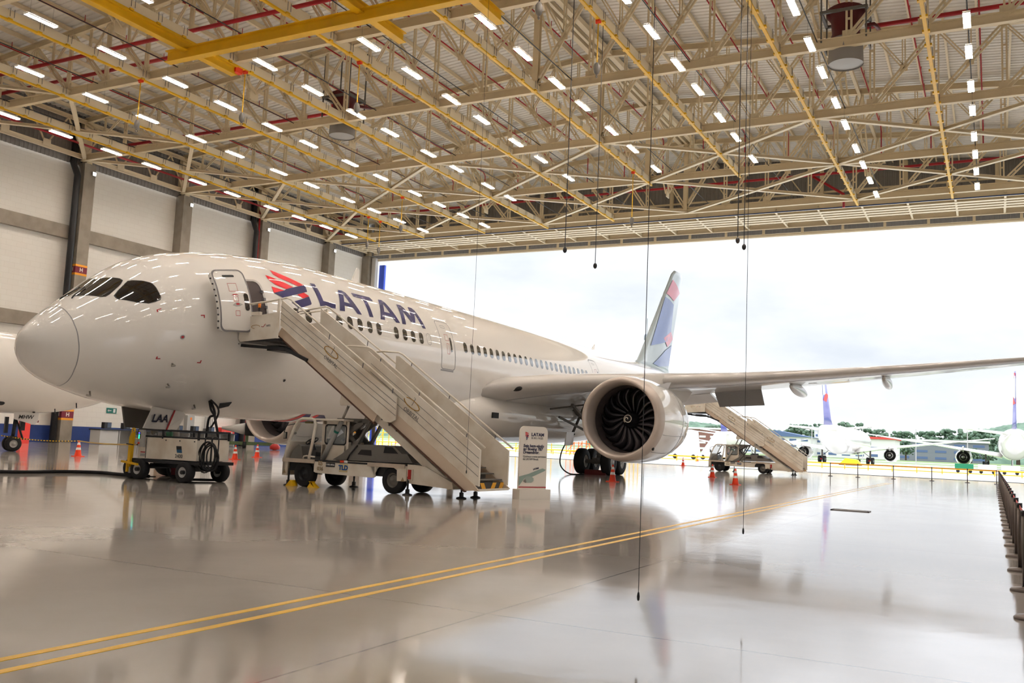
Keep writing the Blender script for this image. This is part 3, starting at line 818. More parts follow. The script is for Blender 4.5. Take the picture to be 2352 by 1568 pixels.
# letters
LET = dict(
 r1=[(7.548, .9158), (7.855, .863), (8.647, .731), (8.789, .7035), (8.436, .6658), (7.646, .7773), (7.509, .8235)],
 r2=[(7.092, .7942), (7.41, .756), (8.15, .6408), (7.717, .5898), (7.304, .6381), (7.136, .6918), (7.086, .7357)],
 r3=[(7.055, .6054), (7.601, .5667), (7.049, .5118)],
 r4=[(8.17, .5319), (8.565, .5759), (8.771, .5362), (8.714, .5218), (8.39, .4853)],
 b1=[(7.049, .5118), (7.604, .5688), (7.717, .5898), (8.789, .7035), (8.824, .6711), (8.771, .5979), (7.381, .4562)],
 b2=[(7.754, .4089), (8.384, .4802), (8.758, .5277), (8.766, .4292), (8.72, .4133), (8.06, .3401)])
for k, pl in LET.items(): decal('logo_stripe', [pl], M['lred'] if k[0] == 'r' else M['navy'], A, .006)
for pl in ([[(9.21, .762), (9.463, .76), (9.464, .495), (10.119, .476), (10.034, .4106), (9.211, .4131)]],
           [[(10.699, .7355), (10.952, .7412), (11.111, .7143), (11.559, .4023), (11.29, .3983), (11.12, .475), (10.63, .4829), (10.54, .3975), (10.239, .3941)], [(10.887, .6724), (10.700, .5403), (11.025, .534)]],
           [[(11.514, .745), (12.70, .7538), (12.78, .71), (12.77, .685), (12.319, .678), (12.292, .4031), (12.038, .4004), (12.074, .678), (11.516, .678)]],
           [[(13.272, .754), (13.53, .7615), (13.68, .719), (14.093, .4117), (13.81, .4053), (13.65, .4806), (13.15, .4847), (13.045, .4046), (12.746, .4011)], [(13.43, .6836), (13.22, .5404), (13.598, .5374)]],
           [[(14.532, .7575), (14.83, .762), (14.95, .7265), (15.15, .5837), (15.378, .765), (15.66, .7650), (15.78, .7255), (15.988, .4174), (15.745, .4138), (15.56, .64), (15.298, .4792), (14.986, .4723), (14.70, .63), (14.514, .4127), (14.244, .4082)]]):
    decal('letter', pl, M['navy'], A, .006)
# cabin windows (port side), evenly pitched with the gaps at the doors
wins = [7.86, 8.47, 10.10, 10.71, 11.31, 11.91, 12.50, 13.66, 14.26, 14.85, 15.45] + [19.03 + .607 * k for k in range(24)] + [36.3 + .607 * k for k in range(14)]
for s in wins:
    decal('cabin_window', [rr(s - .15, s + .15, .172, .336, .14)], M['window'], A, .008, cell=.2)
decal('blank_window', ringpoly(rr(16.04 - .16, 16.04 + .16, .175, .35, .15), .02), M['markgrey'], A, .006, cell=.3)
for s0, s1 in ((16.95, 18.1), (34.0, 35.1)):
    d = decal('passenger_door', ringpoly(rr(s0, s1, -.13, .62, .16), .035), M['markgrey'], A, .006, cell=.3)
    o = decal('door_window', [rr(s0 + .78, s0 + .92, .14, .36, .06)], M['window'], d, .008, cell=.3)
    decal('door_handle', ringpoly(rr(s0 + .32, s0 + .7, .5, .545, .05), .02), M['markgrey'], d, .006, cell=.4)
    decal('door_marking', ringpoly(rr(s0 + .42, s0 + .72, .30, .40, .01), .015), M['markred'], d, .006, cell=.4)
    decal('door_marking', ringpoly(rr(s0 + .48, s0 + .68, .1, .26, .01), .015), M['markred'], d, .006, cell=.4)
decal('sill_plate', [rr(16.95, 18.0, -.155, -.135, .01)], M['markgrey'], A, .006)
# open front door: dark opening with frame, and the door moved forward off the skin
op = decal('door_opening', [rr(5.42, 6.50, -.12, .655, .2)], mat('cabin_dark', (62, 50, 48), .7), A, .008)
decal('door_frame', ringpoly(rr(5.36, 6.58, -.145, .685, .24), .085), M['wingg'], op, .02)
b = MB()
for t in (0, .1, .2, .3, .4, .5): p_ = surf(6.46, t, .04); b.box(p_, (.1, .07, .09))
P(b, 'latch', M['seal'], op)
def slab(s0, s1, t0, t1, off, th, r=.2):
    b = MB(); out = []
    bm = poly2d([[(s, t * 2.9) for s, t in rr(s0, s1, t0, t1, r)]])
    for nn, lo, hi in (((1, 0, 0), s0, s1), ((0, 1, 0), t0 * 2.9, t1 * 2.9)):
        for i in range(1, 14):
            q = lo + (hi - lo) * i / 14
            bmesh.ops.bisect_plane(bm, geom=bm.verts[:] + bm.edges[:] + bm.faces[:], plane_co=(q if nn[0] else 0, q if nn[1] else 0, 0), plane_no=nn)
    bm.verts.index_update(); bm.edges.index_update(); n = len(bm.verts)
    bd = [e for e in bm.edges if e.is_boundary]
    vs = [surf(max(v.co.x, 5.3) if False else v.co.x, v.co.y / 2.9, off) for v in bm.verts] + [surf(v.co.x, v.co.y / 2.9, off - th) for v in bm.verts]
    fs = [tuple(v.index for v in f.verts) for f in bm.faces]; b.smooth = True
    b.add(vs, fs + [tuple(n + i for i in reversed(f)) for f in fs] + [(e.verts[0].index, e.verts[1].index, n + e.verts[1].index, n + e.verts[0].index) for e in bd]); bm.free()
    return b
DOFF = .48
door = P(slab(4.30, 5.47, -.02, .675, DOFF, .13), 'open_door', M['white'])
def onDoor(name, polys, m, off=.006): return decal(name, polys, m, door, DOFF + off, cell=.2)
onDoor('edge_seal', ringpoly(rr(4.30, 5.47, -.02, .675, .2), .05), M['seal'], .005)
onDoor('handle_slot', [rr(4.64, 5.07, .575, .602, .035)], M['dark'])
onDoor('door_window', [rr(5.2, 5.37, .2, .385, .08)], M['window'])
onDoor('placard', ringpoly(rr(4.72, 5.04, .405, .5, .005), .012), M['markred'])
onDoor('placard', ringpoly(rr(4.82, 5.0, .295, .35, .005), .012), M['markred'])
onDoor('placard', ringpoly(rr(4.84, 5.0, .145, .2, .005), .012), M['markred'])
onDoor('warning_arc', [[(4.76, .36), (4.84, .375), (4.95, .378), (5.05, .362), (4.95, .366), (4.84, .363)]], M['markred'])
onDoor('door_handle', [[(4.75, .255), (4.88, .285), (4.98, .285), (5.13, .265), (5.0, .245), (4.88, .24)]], M['grey_l'])
onDoor('handle_badge', [rr(4.88, 5.0, .258, .278, .02)], M['markred'], .012)
P(MB().tube([surf(5.35, .22, .02), surf(5.1, .22, .3), surf(4.9, .22, .4)], .05, 8), 'hinge_arm', M['grey'])
b = MB()
for k in range(9): b.sphere(surf(4.28, .02 + k * .07, DOFF - .06), .03, 4)
P(b, 'door_latch', M['black_paint'], door)
# small markings, probes, vents
for (s, t), q in zip([(2.74, .354), (4.18, .19), (2.85, -.384), (4.31, -.42)], ((1, 1), (-1, 1), (1, -1), (-1, -1))):
    decal('corner_mark', [[(s, t), (s + .13 * q[0], t), (s + .13 * q[0], t - .012 * q[1]), (s + .035 * q[0], t - .012 * q[1]), (s + .035 * q[0], t - .04 * q[1]), (s, t - .04 * q[1])][::1]], M['markred'], A, .006, cell=.5)
def disc(s, t, r, m, nm): return decal(nm, [[(s + r * math.cos(a * PI / 8), t + r / 2.9 * math.sin(a * PI / 8)) for a in range(16)]], m, A, .008, cell=.5)
disc(3.484, -.087, .075, M['markgrey'], 'static_port'); disc(3.484, -.087, .045, M['markred'], 'static_port_mark')
disc(7.88, -.558, .05, M['dark'], 'drain_port')
for s, t in ((3.40, -.45), (3.63, -.765), (1.9, -1.26), (5.2, -1.1)):
    a_ = surf(s, t, 0); b_ = surf(s, t, .13); c_ = surf(s - .12, t, .15)
    P(MB().tube([a_, b_, c_], .028, 6), 'probe', M['metal'])
P(MB().prism([(0, 14.2, 7.74), (0, 14.75, 7.74), (0, 14.72, 8.35), (0, 14.55, 8.42)], (.05, 0, 0)), 'antenna', M['white'])
P(MB().prism([(0, 40.2, 7.74), (0, 40.8, 7.74), (0, 40.8, 8.2)], (.05, 0, 0)), 'antenna', M['white'])
# red and navy stripes under the belly
decal('belly_stripe', [[(9.7, -1.5), (10.206, -1.36), (10.24, -1.15), (10.28, -1.118), (10.45, -1.112), (10.50, -1.30), (10.45, -1.5)]], M['lred'], A, .006)
decal('belly_stripe', [[(10.45, -1.5), (10.50, -1.30), (10.45, -1.112), (10.72, -1.111), (10.94, -1.21), (10.6, -1.24), (10.64, -1.5)]], M['navy'], A, .006)
decal('belly_stripe', [[(10.95, -1.5), (10.98, -1.21), (11.03, -1.112), (11.2, -1.11), (11.25, -1.21), (11.2, -1.5)]], M['lred'], A, .006)
decal('belly_stripe', [[(11.2, -1.5), (11.25, -1.21), (11.2, -1.11), (11.48, -1.109), (12.0, -1.23), (11.9, -1.5)]], M['navy'], A, .006)

# wing-body fairing
FT = [(16.2, 2.9, 2.3, .5), (17.5, 3.4, 1.98, 1.7), (19.5, 3.9, 1.70, 2.6), (21.5, 4.15, 1.55, 3.05), (25, 4.2, 1.48, 3.3), (31, 4.1, 1.48, 3.3), (35, 3.8, 1.6, 3.0), (38, 3.3, 1.85, 2.2), (40, 2.9, 2.3, .6)]
b = MB(); b.smooth = True; rings = []
for i in range(49):
    s = 16.2 + (40 - 16.2) * i / 48; t, bo, w_ = section(s, FT)
    rings.append([Vector((w_ * (abs(math.cos(a)) ** .8) * (1 if math.cos(a) > 0 else -1), s, (t + bo) / 2 + (t - bo) / 2 * math.sin(a))) for a in [2 * PI * k / 48 for k in range(48)]])
b.loft(rings, True, True); P(b, 'belly_fairing', M['white'])
b = MB(); b.box((3.06, 21.6, 2.72), (.08, .55, .26)); fairv = P(b, 'air_inlet', M['dark'])

def airfoil(n=14, tc=.12, camber=.02):
    up, lo = [], []
    for i in range(n + 1):
        x = .5 * (1 - math.cos(PI * i / n))
        yt = 5 * tc * (.2969 * math.sqrt(x) - .126 * x - .3516 * x ** 2 + .2843 * x ** 3 - .1015 * x ** 4)
        yc = camber * 4 * x * (1 - x)
        up.append((x, yc + yt)); lo.append((x, yc - yt))
    return up[::-1] + lo[1:-1]
def wing(secs, side=1, vert=False):
    """secs: (span, s_le, z_le, chord, t/c, incidence)"""
    b = MB(); b.smooth = True; rings = []
    for l, s, z, c, tc_, inc in secs:
        pr = airfoil(14, tc_); ring = []
        for x, y in pr:
            dx = x * c; dz = y * c; cs, sn = math.cos(R(inc)), math.sin(R(inc))
            u = dx * cs + dz * sn; v = -dx * sn + dz * cs
            ring.append(Vector((v, s + u, l)) if vert else Vector((side * l, s + u, z + v)))
        rings.append(ring)
    b.loft(rings, True, True); return b
WS = [(2.2, 20.4, 3.68, 13.2, .105, 2.0), (3.0, 21.15, 3.98, 12.2, .105, 2.0), (4.5, 22.1, 4.22, 10.9, .105, 1.8), (6.6, 23.55, 4.48, 9.3, .105, 1.5), (9.7, 25.6, 4.72, 7.5, .11, 1.2), (12.5, 27.4, 4.98, 6.6, .105, 1), (15.7, 29.5, 5.36, 5.7, .10, .8), (20, 32.3, 5.93, 4.5, .10, .5), (24.8, 35.45, 6.62, 3.2, .095, 0), (27.5, 37.4, 7.05, 2.4, .09, -.5), (29.2, 39.4, 7.4, 1.4, .09, -1), (30.0, 40.9, 7.6, .4, .09, -1)]
for sd, nm in ((1, 'wing'), (-1, 'wing')):
    wg = P(wing(WS, sd), nm, M['wingg'])
    # slat seam, flap gap, flaps and fairings
    b = MB(); pts = []
    for l, s, z, c, tc_, inc in WS[1:-1]: pts.append((sd * l, s + .13 * c, z - tc_ * c * .40))
    b.tube(pts, .012, 5); P(b, 'slat_seam', M['markgrey'], wg)
    for l, sle, L_ in ((6.8, 27.8, 7.0), (14.5, 31.0, 5.0), (18.6, 33.3, 4.4)):
        zz = {6.8: 3.85, 14.5: 5.08, 18.6: 5.68}[l]; b = MB(); b.smooth = True; rings = []
        for i in range(13):
            f_ = i / 12; r_ = math.sin(PI * min(1, f_ * 1.0)) ** .6 * .26 + .01
            rings.append([Vector((sd * l + r_ * .8 * math.cos(2 * PI * k / 12), sle + L_ * f_, zz - .18 + r_ * 1.15 * math.sin(2 * PI * k / 12) - .16 * f_)) for k in range(12)])
        b.loft(rings, True, True); P(b, 'flap_track_fairing', M['wingg'], wg)
    b = MB(); b.prism([(sd * 10.3, 32.5, 4.72), (sd * 12.6, 33.2, 4.95), (sd * 12.75, 33.5, 4.02), (sd * 10.5, 33.0, 3.86)], (0, .12, 0)); P(b, 'drooped_flaperon', mat('flap_grey', (150, 148, 146), .5), wg)
    b = MB(); b.prism([(sd * 3.4, 33.0, 4.0), (sd * 10.0, 32.9, 4.55), (sd * 10.0, 34.6, 4.2), (sd * 3.4, 35.2, 3.5)], (0, 0, .12)); P(b, 'flap', M['wingg'], wg)
b = MB(); b.sphere((3.9, 21.95, 4.0), .2, 8, (1.6, .6, .7)); P(b, 'landing_light', M['dark'])

# tail
FIN = [(7.4, 47.6, 0, 9.6, .09, 0), (8.0, 49.4, 0, 7.6, .095, 0), (9.0, 50.45, 0, 6.9, .095, 0), (12.5, 53.85, 0, 4.9, .09, 0), (15.9, 57.1, 0, 3.1, .085, 0), (16.3, 57.8, 0, 2.3, .08, 0)]
P(wing(FIN, 1, True), 'tail_fin', M['tgrey'])
def fin_decal(poly, m, T=FIN, parent=A, ox=0, sides=(1, -1), nm='tail_stripe', tc=.088, off=.045):
    for sg in sides:
        bm = poly2d([poly]); xs = [p[0] for p in poly]; ys = [p[1] for p in poly]
        for nn, lo, hi in (((1, 0, 0), min(xs), max(xs)), ((0, 1, 0), min(ys), max(ys))):
            for i in range(1, 9):
                q = lo + (hi - lo) * i / 9
                bmesh.ops.bisect_plane(bm, geom=bm.verts[:] + bm.edges[:] + bm.faces[:], plane_co=(q if nn[0] else 0, q if nn[1] else 0, 0), plane_no=nn)
        bm.verts.index_update(); b = MB(); b.smooth = True; vs = []
        for v in bm.verts:
            s, z = v.co.x, v.co.y
            i = 0
            while i < len(T) - 2 and T[i + 1][0] < z: i += 1
            f_ = (z - T[i][0]) / (T[i + 1][0] - T[i][0]); le = T[i][1] + (T[i + 1][1] - T[i][1]) * f_; c = T[i][3] + (T[i + 1][3] - T[i][3]) * f_
            x = min(max((s - le) / c, 0.002), 1); tcx = T[i][4] + (T[i + 1][4] - T[i][4]) * f_
            yt = 5 * tcx * (.2969 * math.sqrt(x) - .126 * x - .3516 * x ** 2 + .2843 * x ** 3 - .1015 * x ** 4)
            yc = .08 * x * (1 - x)
            vs.append((ox + c * yc + sg * (c * yt + off), s, z))
        b.add(vs, [tuple(v.index for v in f.verts) for f in bm.faces]); bm.free(); P(b, nm, m, parent)
def fin_st(z, x, T=FIN):
    i = 0
    while i < len(T) - 2 and T[i + 1][0] < z: i += 1
    f_ = (z - T[i][0]) / (T[i + 1][0] - T[i][0]); le = T[i][1] + (T[i + 1][1] - T[i][1]) * f_; c = T[i][3] + (T[i + 1][3] - T[i][3]) * f_
    return (le + c * x, z)
fin_decal([fin_st(15.4, .12), fin_st(14.6, .9), fin_st(13.6, .5), fin_st(14.0, .05)], mat('tail_pink_hazed', (228, 128, 150), .35, coat=.4))  # pink lightened, haze over the far tail baked into it
fin_decal([fin_st(13.7, .05), fin_st(13.3, .55), fin_st(10.6, .75), fin_st(10.0, .6), fin_st(9.3, .1)], M['tblue'])
fin_decal([fin_st(11.0, .72), fin_st(10.5, .95), fin_st(9.6, .68), fin_st(10.2, .42)], mat('tail_pink_hazed', (226, 90, 130)))
fin_decal([fin_st(9.3, .62), fin_st(10.0, .95), fin_st(8.2, .95), fin_st(7.8, .5), fin_st(7.9, .3)], M['tblue'])
for sd in (1, -1):
    P(wing([(.8, 52.6, 7.0, 5.4, .10, 0), (2.4, 53.6, 7.1, 4.8, .095, 0), (9.3, 57.9, 7.35, 2.2, .09, 0), (9.9, 58.6, 7.38, 1.3, .08, 0)], sd), 'tailplane', M['white'])

# engines
EC = 2.72
def engine(side):
    lx = 9.5 * side; e = P(MB().lathe([(1.52, 21.9), (1.44, 21.3), (1.45, 20.95), (1.50, 20.65), (1.57, 20.5), (1.64, 20.5), (1.70, 20.58), (1.76, 20.8), (1.80, 21.15)], (lx, 0, EC), 'y', 56), 'inlet_lip', M['lip'])
    nac = P(MB().lathe([(1.80, 21.15), (1.85, 21.7), (1.87, 22.4), (1.84, 23.4), (1.74, 24.4), (1.58, 25.3), (1.48, 25.7), (1.42, 25.66), (1.40, 25.0)], (lx, 0, EC), 'y', 56), 'nacelle', M['white'])
    P(MB().lathe([(1.44, 21.45), (1.40, 22.2), (1.40, 23.0)], (lx, 0, EC), 'y', 40), 'fan_casing', mat('liner_dark', (70, 62, 62), .5))
    P(MB().lathe([(1.40, 23.0), (.3, 23.0), (0, 23.0)], (lx, 0, EC), 'y', 40), 'stator_plate', M['dark'])
    b = MB(); b.smooth = True
    b.lathe([(0, 21.42), (.04, 21.44), (.14, 21.58), (.26, 21.8), (.36, 22.1), (.40, 22.5)], (lx, 0, EC), 'y', 24); sp = P(b, 'spinner', M['black_paint'])
    pts = []
    for k in range(40):
        a = k / 39 * 1.6 * 2 * PI; r_ = .05 + .17 * k / 39; h = 21.44 + (r_ / .36) ** 1.5 * .62
        pts.append((lx + r_ * math.cos(a), h - .03, EC + r_ * math.sin(a)))
    P(MB().tube(pts, .018, 6), 'spiral', M['signw'], sp)
    for k in range(18):
        b = MB(); b.smooth = True; rings = []
        for i in range(9):
            f_ = i / 8; r_ = .36 + 1.03 * f_; sweep = .34 * math.sin(f_ * 2.2) - .30 * f_ * f_
            tw = R(28 + 34 * f_); ch = .34 + .12 * math.sin(PI * f_ * .8); ring = []
            a0 = 2 * PI * k / 18 + sweep
            for q in range(5):
                u = (q / 4 - .5) * ch; cam = .05 * (1 - (q / 2 - 1) ** 2)
                da = (u * math.sin(tw) + cam) / r_; h = 22.15 + u * math.cos(tw) + (.10 if i == 8 else 0) * 0
                a = a0 + da; ring.append(Vector((lx + r_ * math.cos(a), h, EC + r_ * math.sin(a))))
            for q in (3, 2, 1):
                ring.append(ring[q] + Vector((0, .018, 0)))
            rings.append(ring)
        b.loft(rings, True, True); P(b, 'fan_blade', M['blade'])
    # core and pylon
    P(MB().lathe([(1.38, 25.0), (1.0, 25.4), (.92, 26.4), (.7, 27.2), (.6, 27.15)], (lx, 0, EC), 'y', 32), 'core_nozzle', M['metal'])
    P(MB().lathe([(.55, 27.0), (.4, 27.6), (.08, 28.3), (0, 28.35)], (lx, 0, EC), 'y', 24), 'exhaust_cone', M['metal'])
    P(MB().prism([(lx - .2, 22.2, EC + 1.75), (lx - .2, 23.4, EC + 2.05), (lx - .2, 26.4, EC + 2.25), (lx - .2, 31.0, EC + 2.0), (lx - .2, 29.5, EC + 1.2), (lx - .2, 26.0, EC + .9), (lx - .2, 23.0, EC + 1.5)], (.4, 0, 0)), 'pylon', M['white'])
    # strake and panel lines
    s_ = side
    for sg in (-1, 1):
        a = R(52); c_, n_ = math.cos(a) * sg, math.sin(a)
        q = [(lx + 1.83 * c_, 21.9, EC + 1.83 * n_), (lx + 1.84 * c_, 23.5, EC + 1.84 * n_), (lx + 2.16 * c_, 23.3, EC + 2.16 * n_), (lx + 2.1 * c_, 22.8, EC + 2.1 * n_)]
        P(MB().prism(q, (0.02, 0, 0.02)), 'strake', M['wingg'], nac)
    b = MB()
    for h in (23.7,):
        b.torus((lx, h, EC), 1.815, .008, 'y', 48, 4)
    P(b, 'cowl_seam', M['markgrey'], nac)
    b = MB()
    for a in (-48, -20): 
        c_, n_ = math.cos(R(a)), math.sin(R(a)); b.tube([(lx + (r_ + .005) * c_, h, EC + (r_ + .005) * n_) for h, r_ in ((21.2, 1.805), (21.7, 1.85), (22.4, 1.87), (23.4, 1.84), (24.4, 1.74))], .008, 4)
    P(b, 'cowl_seam', M['markgrey'], nac)
    c_, n_ = math.cos(R(-42)), math.sin(R(-42)); b = MB(); b.smooth = True; b.sphere((lx + 1.78 * c_, 21.1, EC + 1.78 * n_), .1, 8, (.5, 1.2, 1)); P(b, 'cowl_port', M['dark'], nac)
engine(1); engine(-1)

# main gear
def wheel(mb_t, mb_h, c, r, w_, side=1, hubr=.5):
    x, y, z = c
    mb_t.lathe([(r * hubr, -w_ / 2), (r * .86, -w_ / 2), (r * .97, -w_ * .38), (r, -w_ * .2), (r, w_ * .2), (r * .97, w_ * .38), (r * .86, w_ / 2), (r * hubr, w_ / 2)], c, 'x', 28)
    mb_h.lathe([(r * hubr, -w_ / 2 + .03), (r * hubr * .8, -w_ * .2), (r * .18, -w_ * .3), (r * .14, -w_ / 2 - .02), (0, -w_ / 2 - .02)], c, 'x', 20)
    mb_h.lathe([(r * hubr, w_ / 2 - .03), (r * hubr * .8, w_ * .2), (r * .18, w_ * .3), (r * .14, w_ / 2 + .02), (0, w_ / 2 + .02)], c, 'x', 20)
for sd in (1, -1):
    g = P(MB().cyl((sd * 4.62, 30.9, .75), (sd * 4.7, 30.6, 3.6), .2, 14), 'main_gear_strut', M['grey_l'])
    for dx in (-.76, .76):
        for dy in (-.73, .73):
            t_, h_ = MB(), MB(); wheel(t_, h_, (sd * 4.62 + dx, 30.9 + dy, .685), .685, .5)
            wo_ = P(t_, 'wheel', M['black']); P(h_, 'hub', M['bwhite'], wo_)
    b = MB(); b.bar((sd * 4.62, 30.1, .72), (sd * 4.62, 31.7, .72), .3, .32); b.cyl((sd * 4.62 - .6, 30.17, .685), (sd * 4.62 + .6, 30.17, .685), .11, 10); b.cyl((sd * 4.62 - .6, 31.63, .685), (sd * 4.62 + .6, 31.63, .685), .11, 10)
    P(b, 'truck_beam', M['grey'])
    b = MB()
    b.bar((sd * 4.9, 30.7, 1.7), (sd * 4.4, 27.3, 3.55), .12, .12); b.bar((sd * 4.7, 28.6, 3.9), (sd * 3.4, 29.6, 1.9), .1, .1); b.bar((sd * 3.0, 30.7, 3.4), (sd * 4.9, 30.8, 1.9), .14, .14)
    b.bar((sd * 3.8, 27.1, 2.9), (sd * 4.5, 30.0, 2.1), .1, .1); b.bar((sd * 3.2, 27.3, 3.3), (sd * 4.6, 29.4, 3.7), .08, .08)
    P(b, 'side_brace', M['grey'])
    P(MB().prism([(sd * 5.35, 30.0, 2.2), (sd * 5.35, 31.3, 2.2), (sd * 5.6, 31.4, 4.0), (sd * 5.6, 29.9, 4.0)], (.06, 0, 0)), 'gear_door', M['wingg'])
    P(MB().prism([(sd * 5.0, 25.3, 2.12), (sd * 5.0, 26.2, 2.15), (sd * 4.9, 26.35, 1.52), (sd * 4.9, 25.4, 1.47)], (.05, 0, 0)), 'bay_door', M['wingg'])
b = MB(); b.box((4.2, 30.1, .1), (1.3, .18, .2)); b.box((5.5, 29.9, .1), (.6, .2, .2)); 
o = MB().box((NX + 4.6, NY + 29.95, .13), (1.2, .26, .26)).build('wheel_chock', M['maroon'])
tag(o, 'dark red chock block in front of the main wheels of the big airliner', 'wheel chock')
# nose gear
g = P(MB().cyl((0, 5.75, .5), (0, 5.55, 2.3), .12, 12), 'nose_gear_strut', M['grey_l'])
for dx in (-.32, .32):
    t_, h_ = MB(), MB(); wheel(t_, h_, (dx, 5.75, .51), .51, .38); wo_ = P(t_, 'nose_wheel', M['black']); P(h_, 'hub', M['bwhite'], wo_)
nd = P(MB().prism([(.70, 4.05, 2.16), (.68, 5.27, 2.05), (.66, 5.38, 1.95), (.56, 5.12, 1.42), (.52, 4.75, 1.46), (.50, 3.92, 1.5)], (-.05, 0, 0)), 'nose_gear_door', M['white'])
P(MB().prism([(.712, 4.86, 2.09), (.708, 4.92, 2.085), (.545, 4.79, 1.44), (.547, 4.73, 1.445)], (-.01, 0, 0)), 'door_line', M['markred'], nd)
t = text_mb('LAA', .34, bold=.008, extrude=.004); t.xf(frame((.63, 4.42, 1.80), (0, 1, 0), (.32, 0, .95))); P(t, 'registration', M['tnavy'] if False else mat('reg_black', (30, 28, 60), .5), nd)
P(MB().prism([(-.78, 4.1, 2.22), (-.78, 5.35, 2.15), (-.62, 5.2, 1.45), (-.62, 4.15, 1.5)], (.06, 0, 0)), 'nose_gear_door', M['grey'])
P(MB().prism([(.1, 5.6, 2.4), (.1, 6.0, 2.1), (.1, 4.6, 1.3), (.1, 4.5, 1.5)], (.08, 0, 0)), 'drag_brace', M['grey'])
# ground-power socket door under the belly
P(MB().prism([(1.50, 5.95, 2.35), (1.62, 6.35, 2.42), (1.55, 6.3, 2.3), (1.4, 6.0, 2.2)], (0, 0, .03)), 'service_hatch', M['black_paint'])
P(MB().prism([(2.0, 22.2, 1.62), (2.5, 22.2, 1.75), (2.5, 22.9, 1.35), (2.1, 22.9, 1.3)], (0, .03, 0)), 'air_door', M['grey'])

# ------------------------------------------------------------------ simpler airliners
def airliner(name, label, loc, rz, R_=1.98, length=37.5, zc=3.9, span=17, nacr=1.05, engl=5.75, parts='all', finh=11.8, stripe=True, wheels=1, engs=20.5, group=None, ws=12.5, wsw=.52):
    t = thing(name, label, 'airplane', loc, rz, group)
    top, bot, w_ = zc + R_ * 1.03, zc - R_ * 1.03, R_; k = R_ / 2.9
    T = [(0, zc - .38 * R_, zc - .38 * R_, 0), (.08 * k * 2, zc - .28 * R_, zc - .48 * R_, .1 * R_), (.5 * k * 2, zc + .0 * R_, zc - .66 * R_, .32 * R_), (1.3 * k * 2, zc + .36 * R_, zc - .84 * R_, .58 * R_), (2.4 * k * 2, zc + .78 * R_, zc - .97 * R_, .82 * R_), (3.6 * k * 2, top - .1 * k, bot + .02, .96 * R_), (5.5 * k * 2, top, bot, w_), (length * .66, top, bot, w_), (length * .78, top - .05, bot + .4 * R_, .93 * w_), (length * .9, top - .25 * k, bot + 1.05 * R_, .55 * w_), (length * .985, top - .6 * k, bot + 1.55 * R_, .16 * w_), (length, top - .75 * k, bot + 1.62 * R_, .05 * w_)]
    def P2(mb, nm, m, parent=None): return mb.build(nm, m, parent or t, LOCAL)
    b = MB(); b.smooth = True; rings = []
    ss = [length * (i / 80) ** 1.25 for i in range(81)]
    if parts == 'front': ss = [s for s in ss if s < 24]
    for s in ss:
        a, c, ww = section(max(s, .26) if s > 0.2 else s, T); ww = max(ww, .01); h = max((a - c) / 2, .01)
        rings.append([Vector((ww * math.cos(2 * PI * q / 40), s, (a + c) / 2 + h * math.sin(2 * PI * q / 40))) for q in range(40)])
    b.loft(rings, True, True); P2(b, 'fuselage', M['white'])
    return t, P2, T
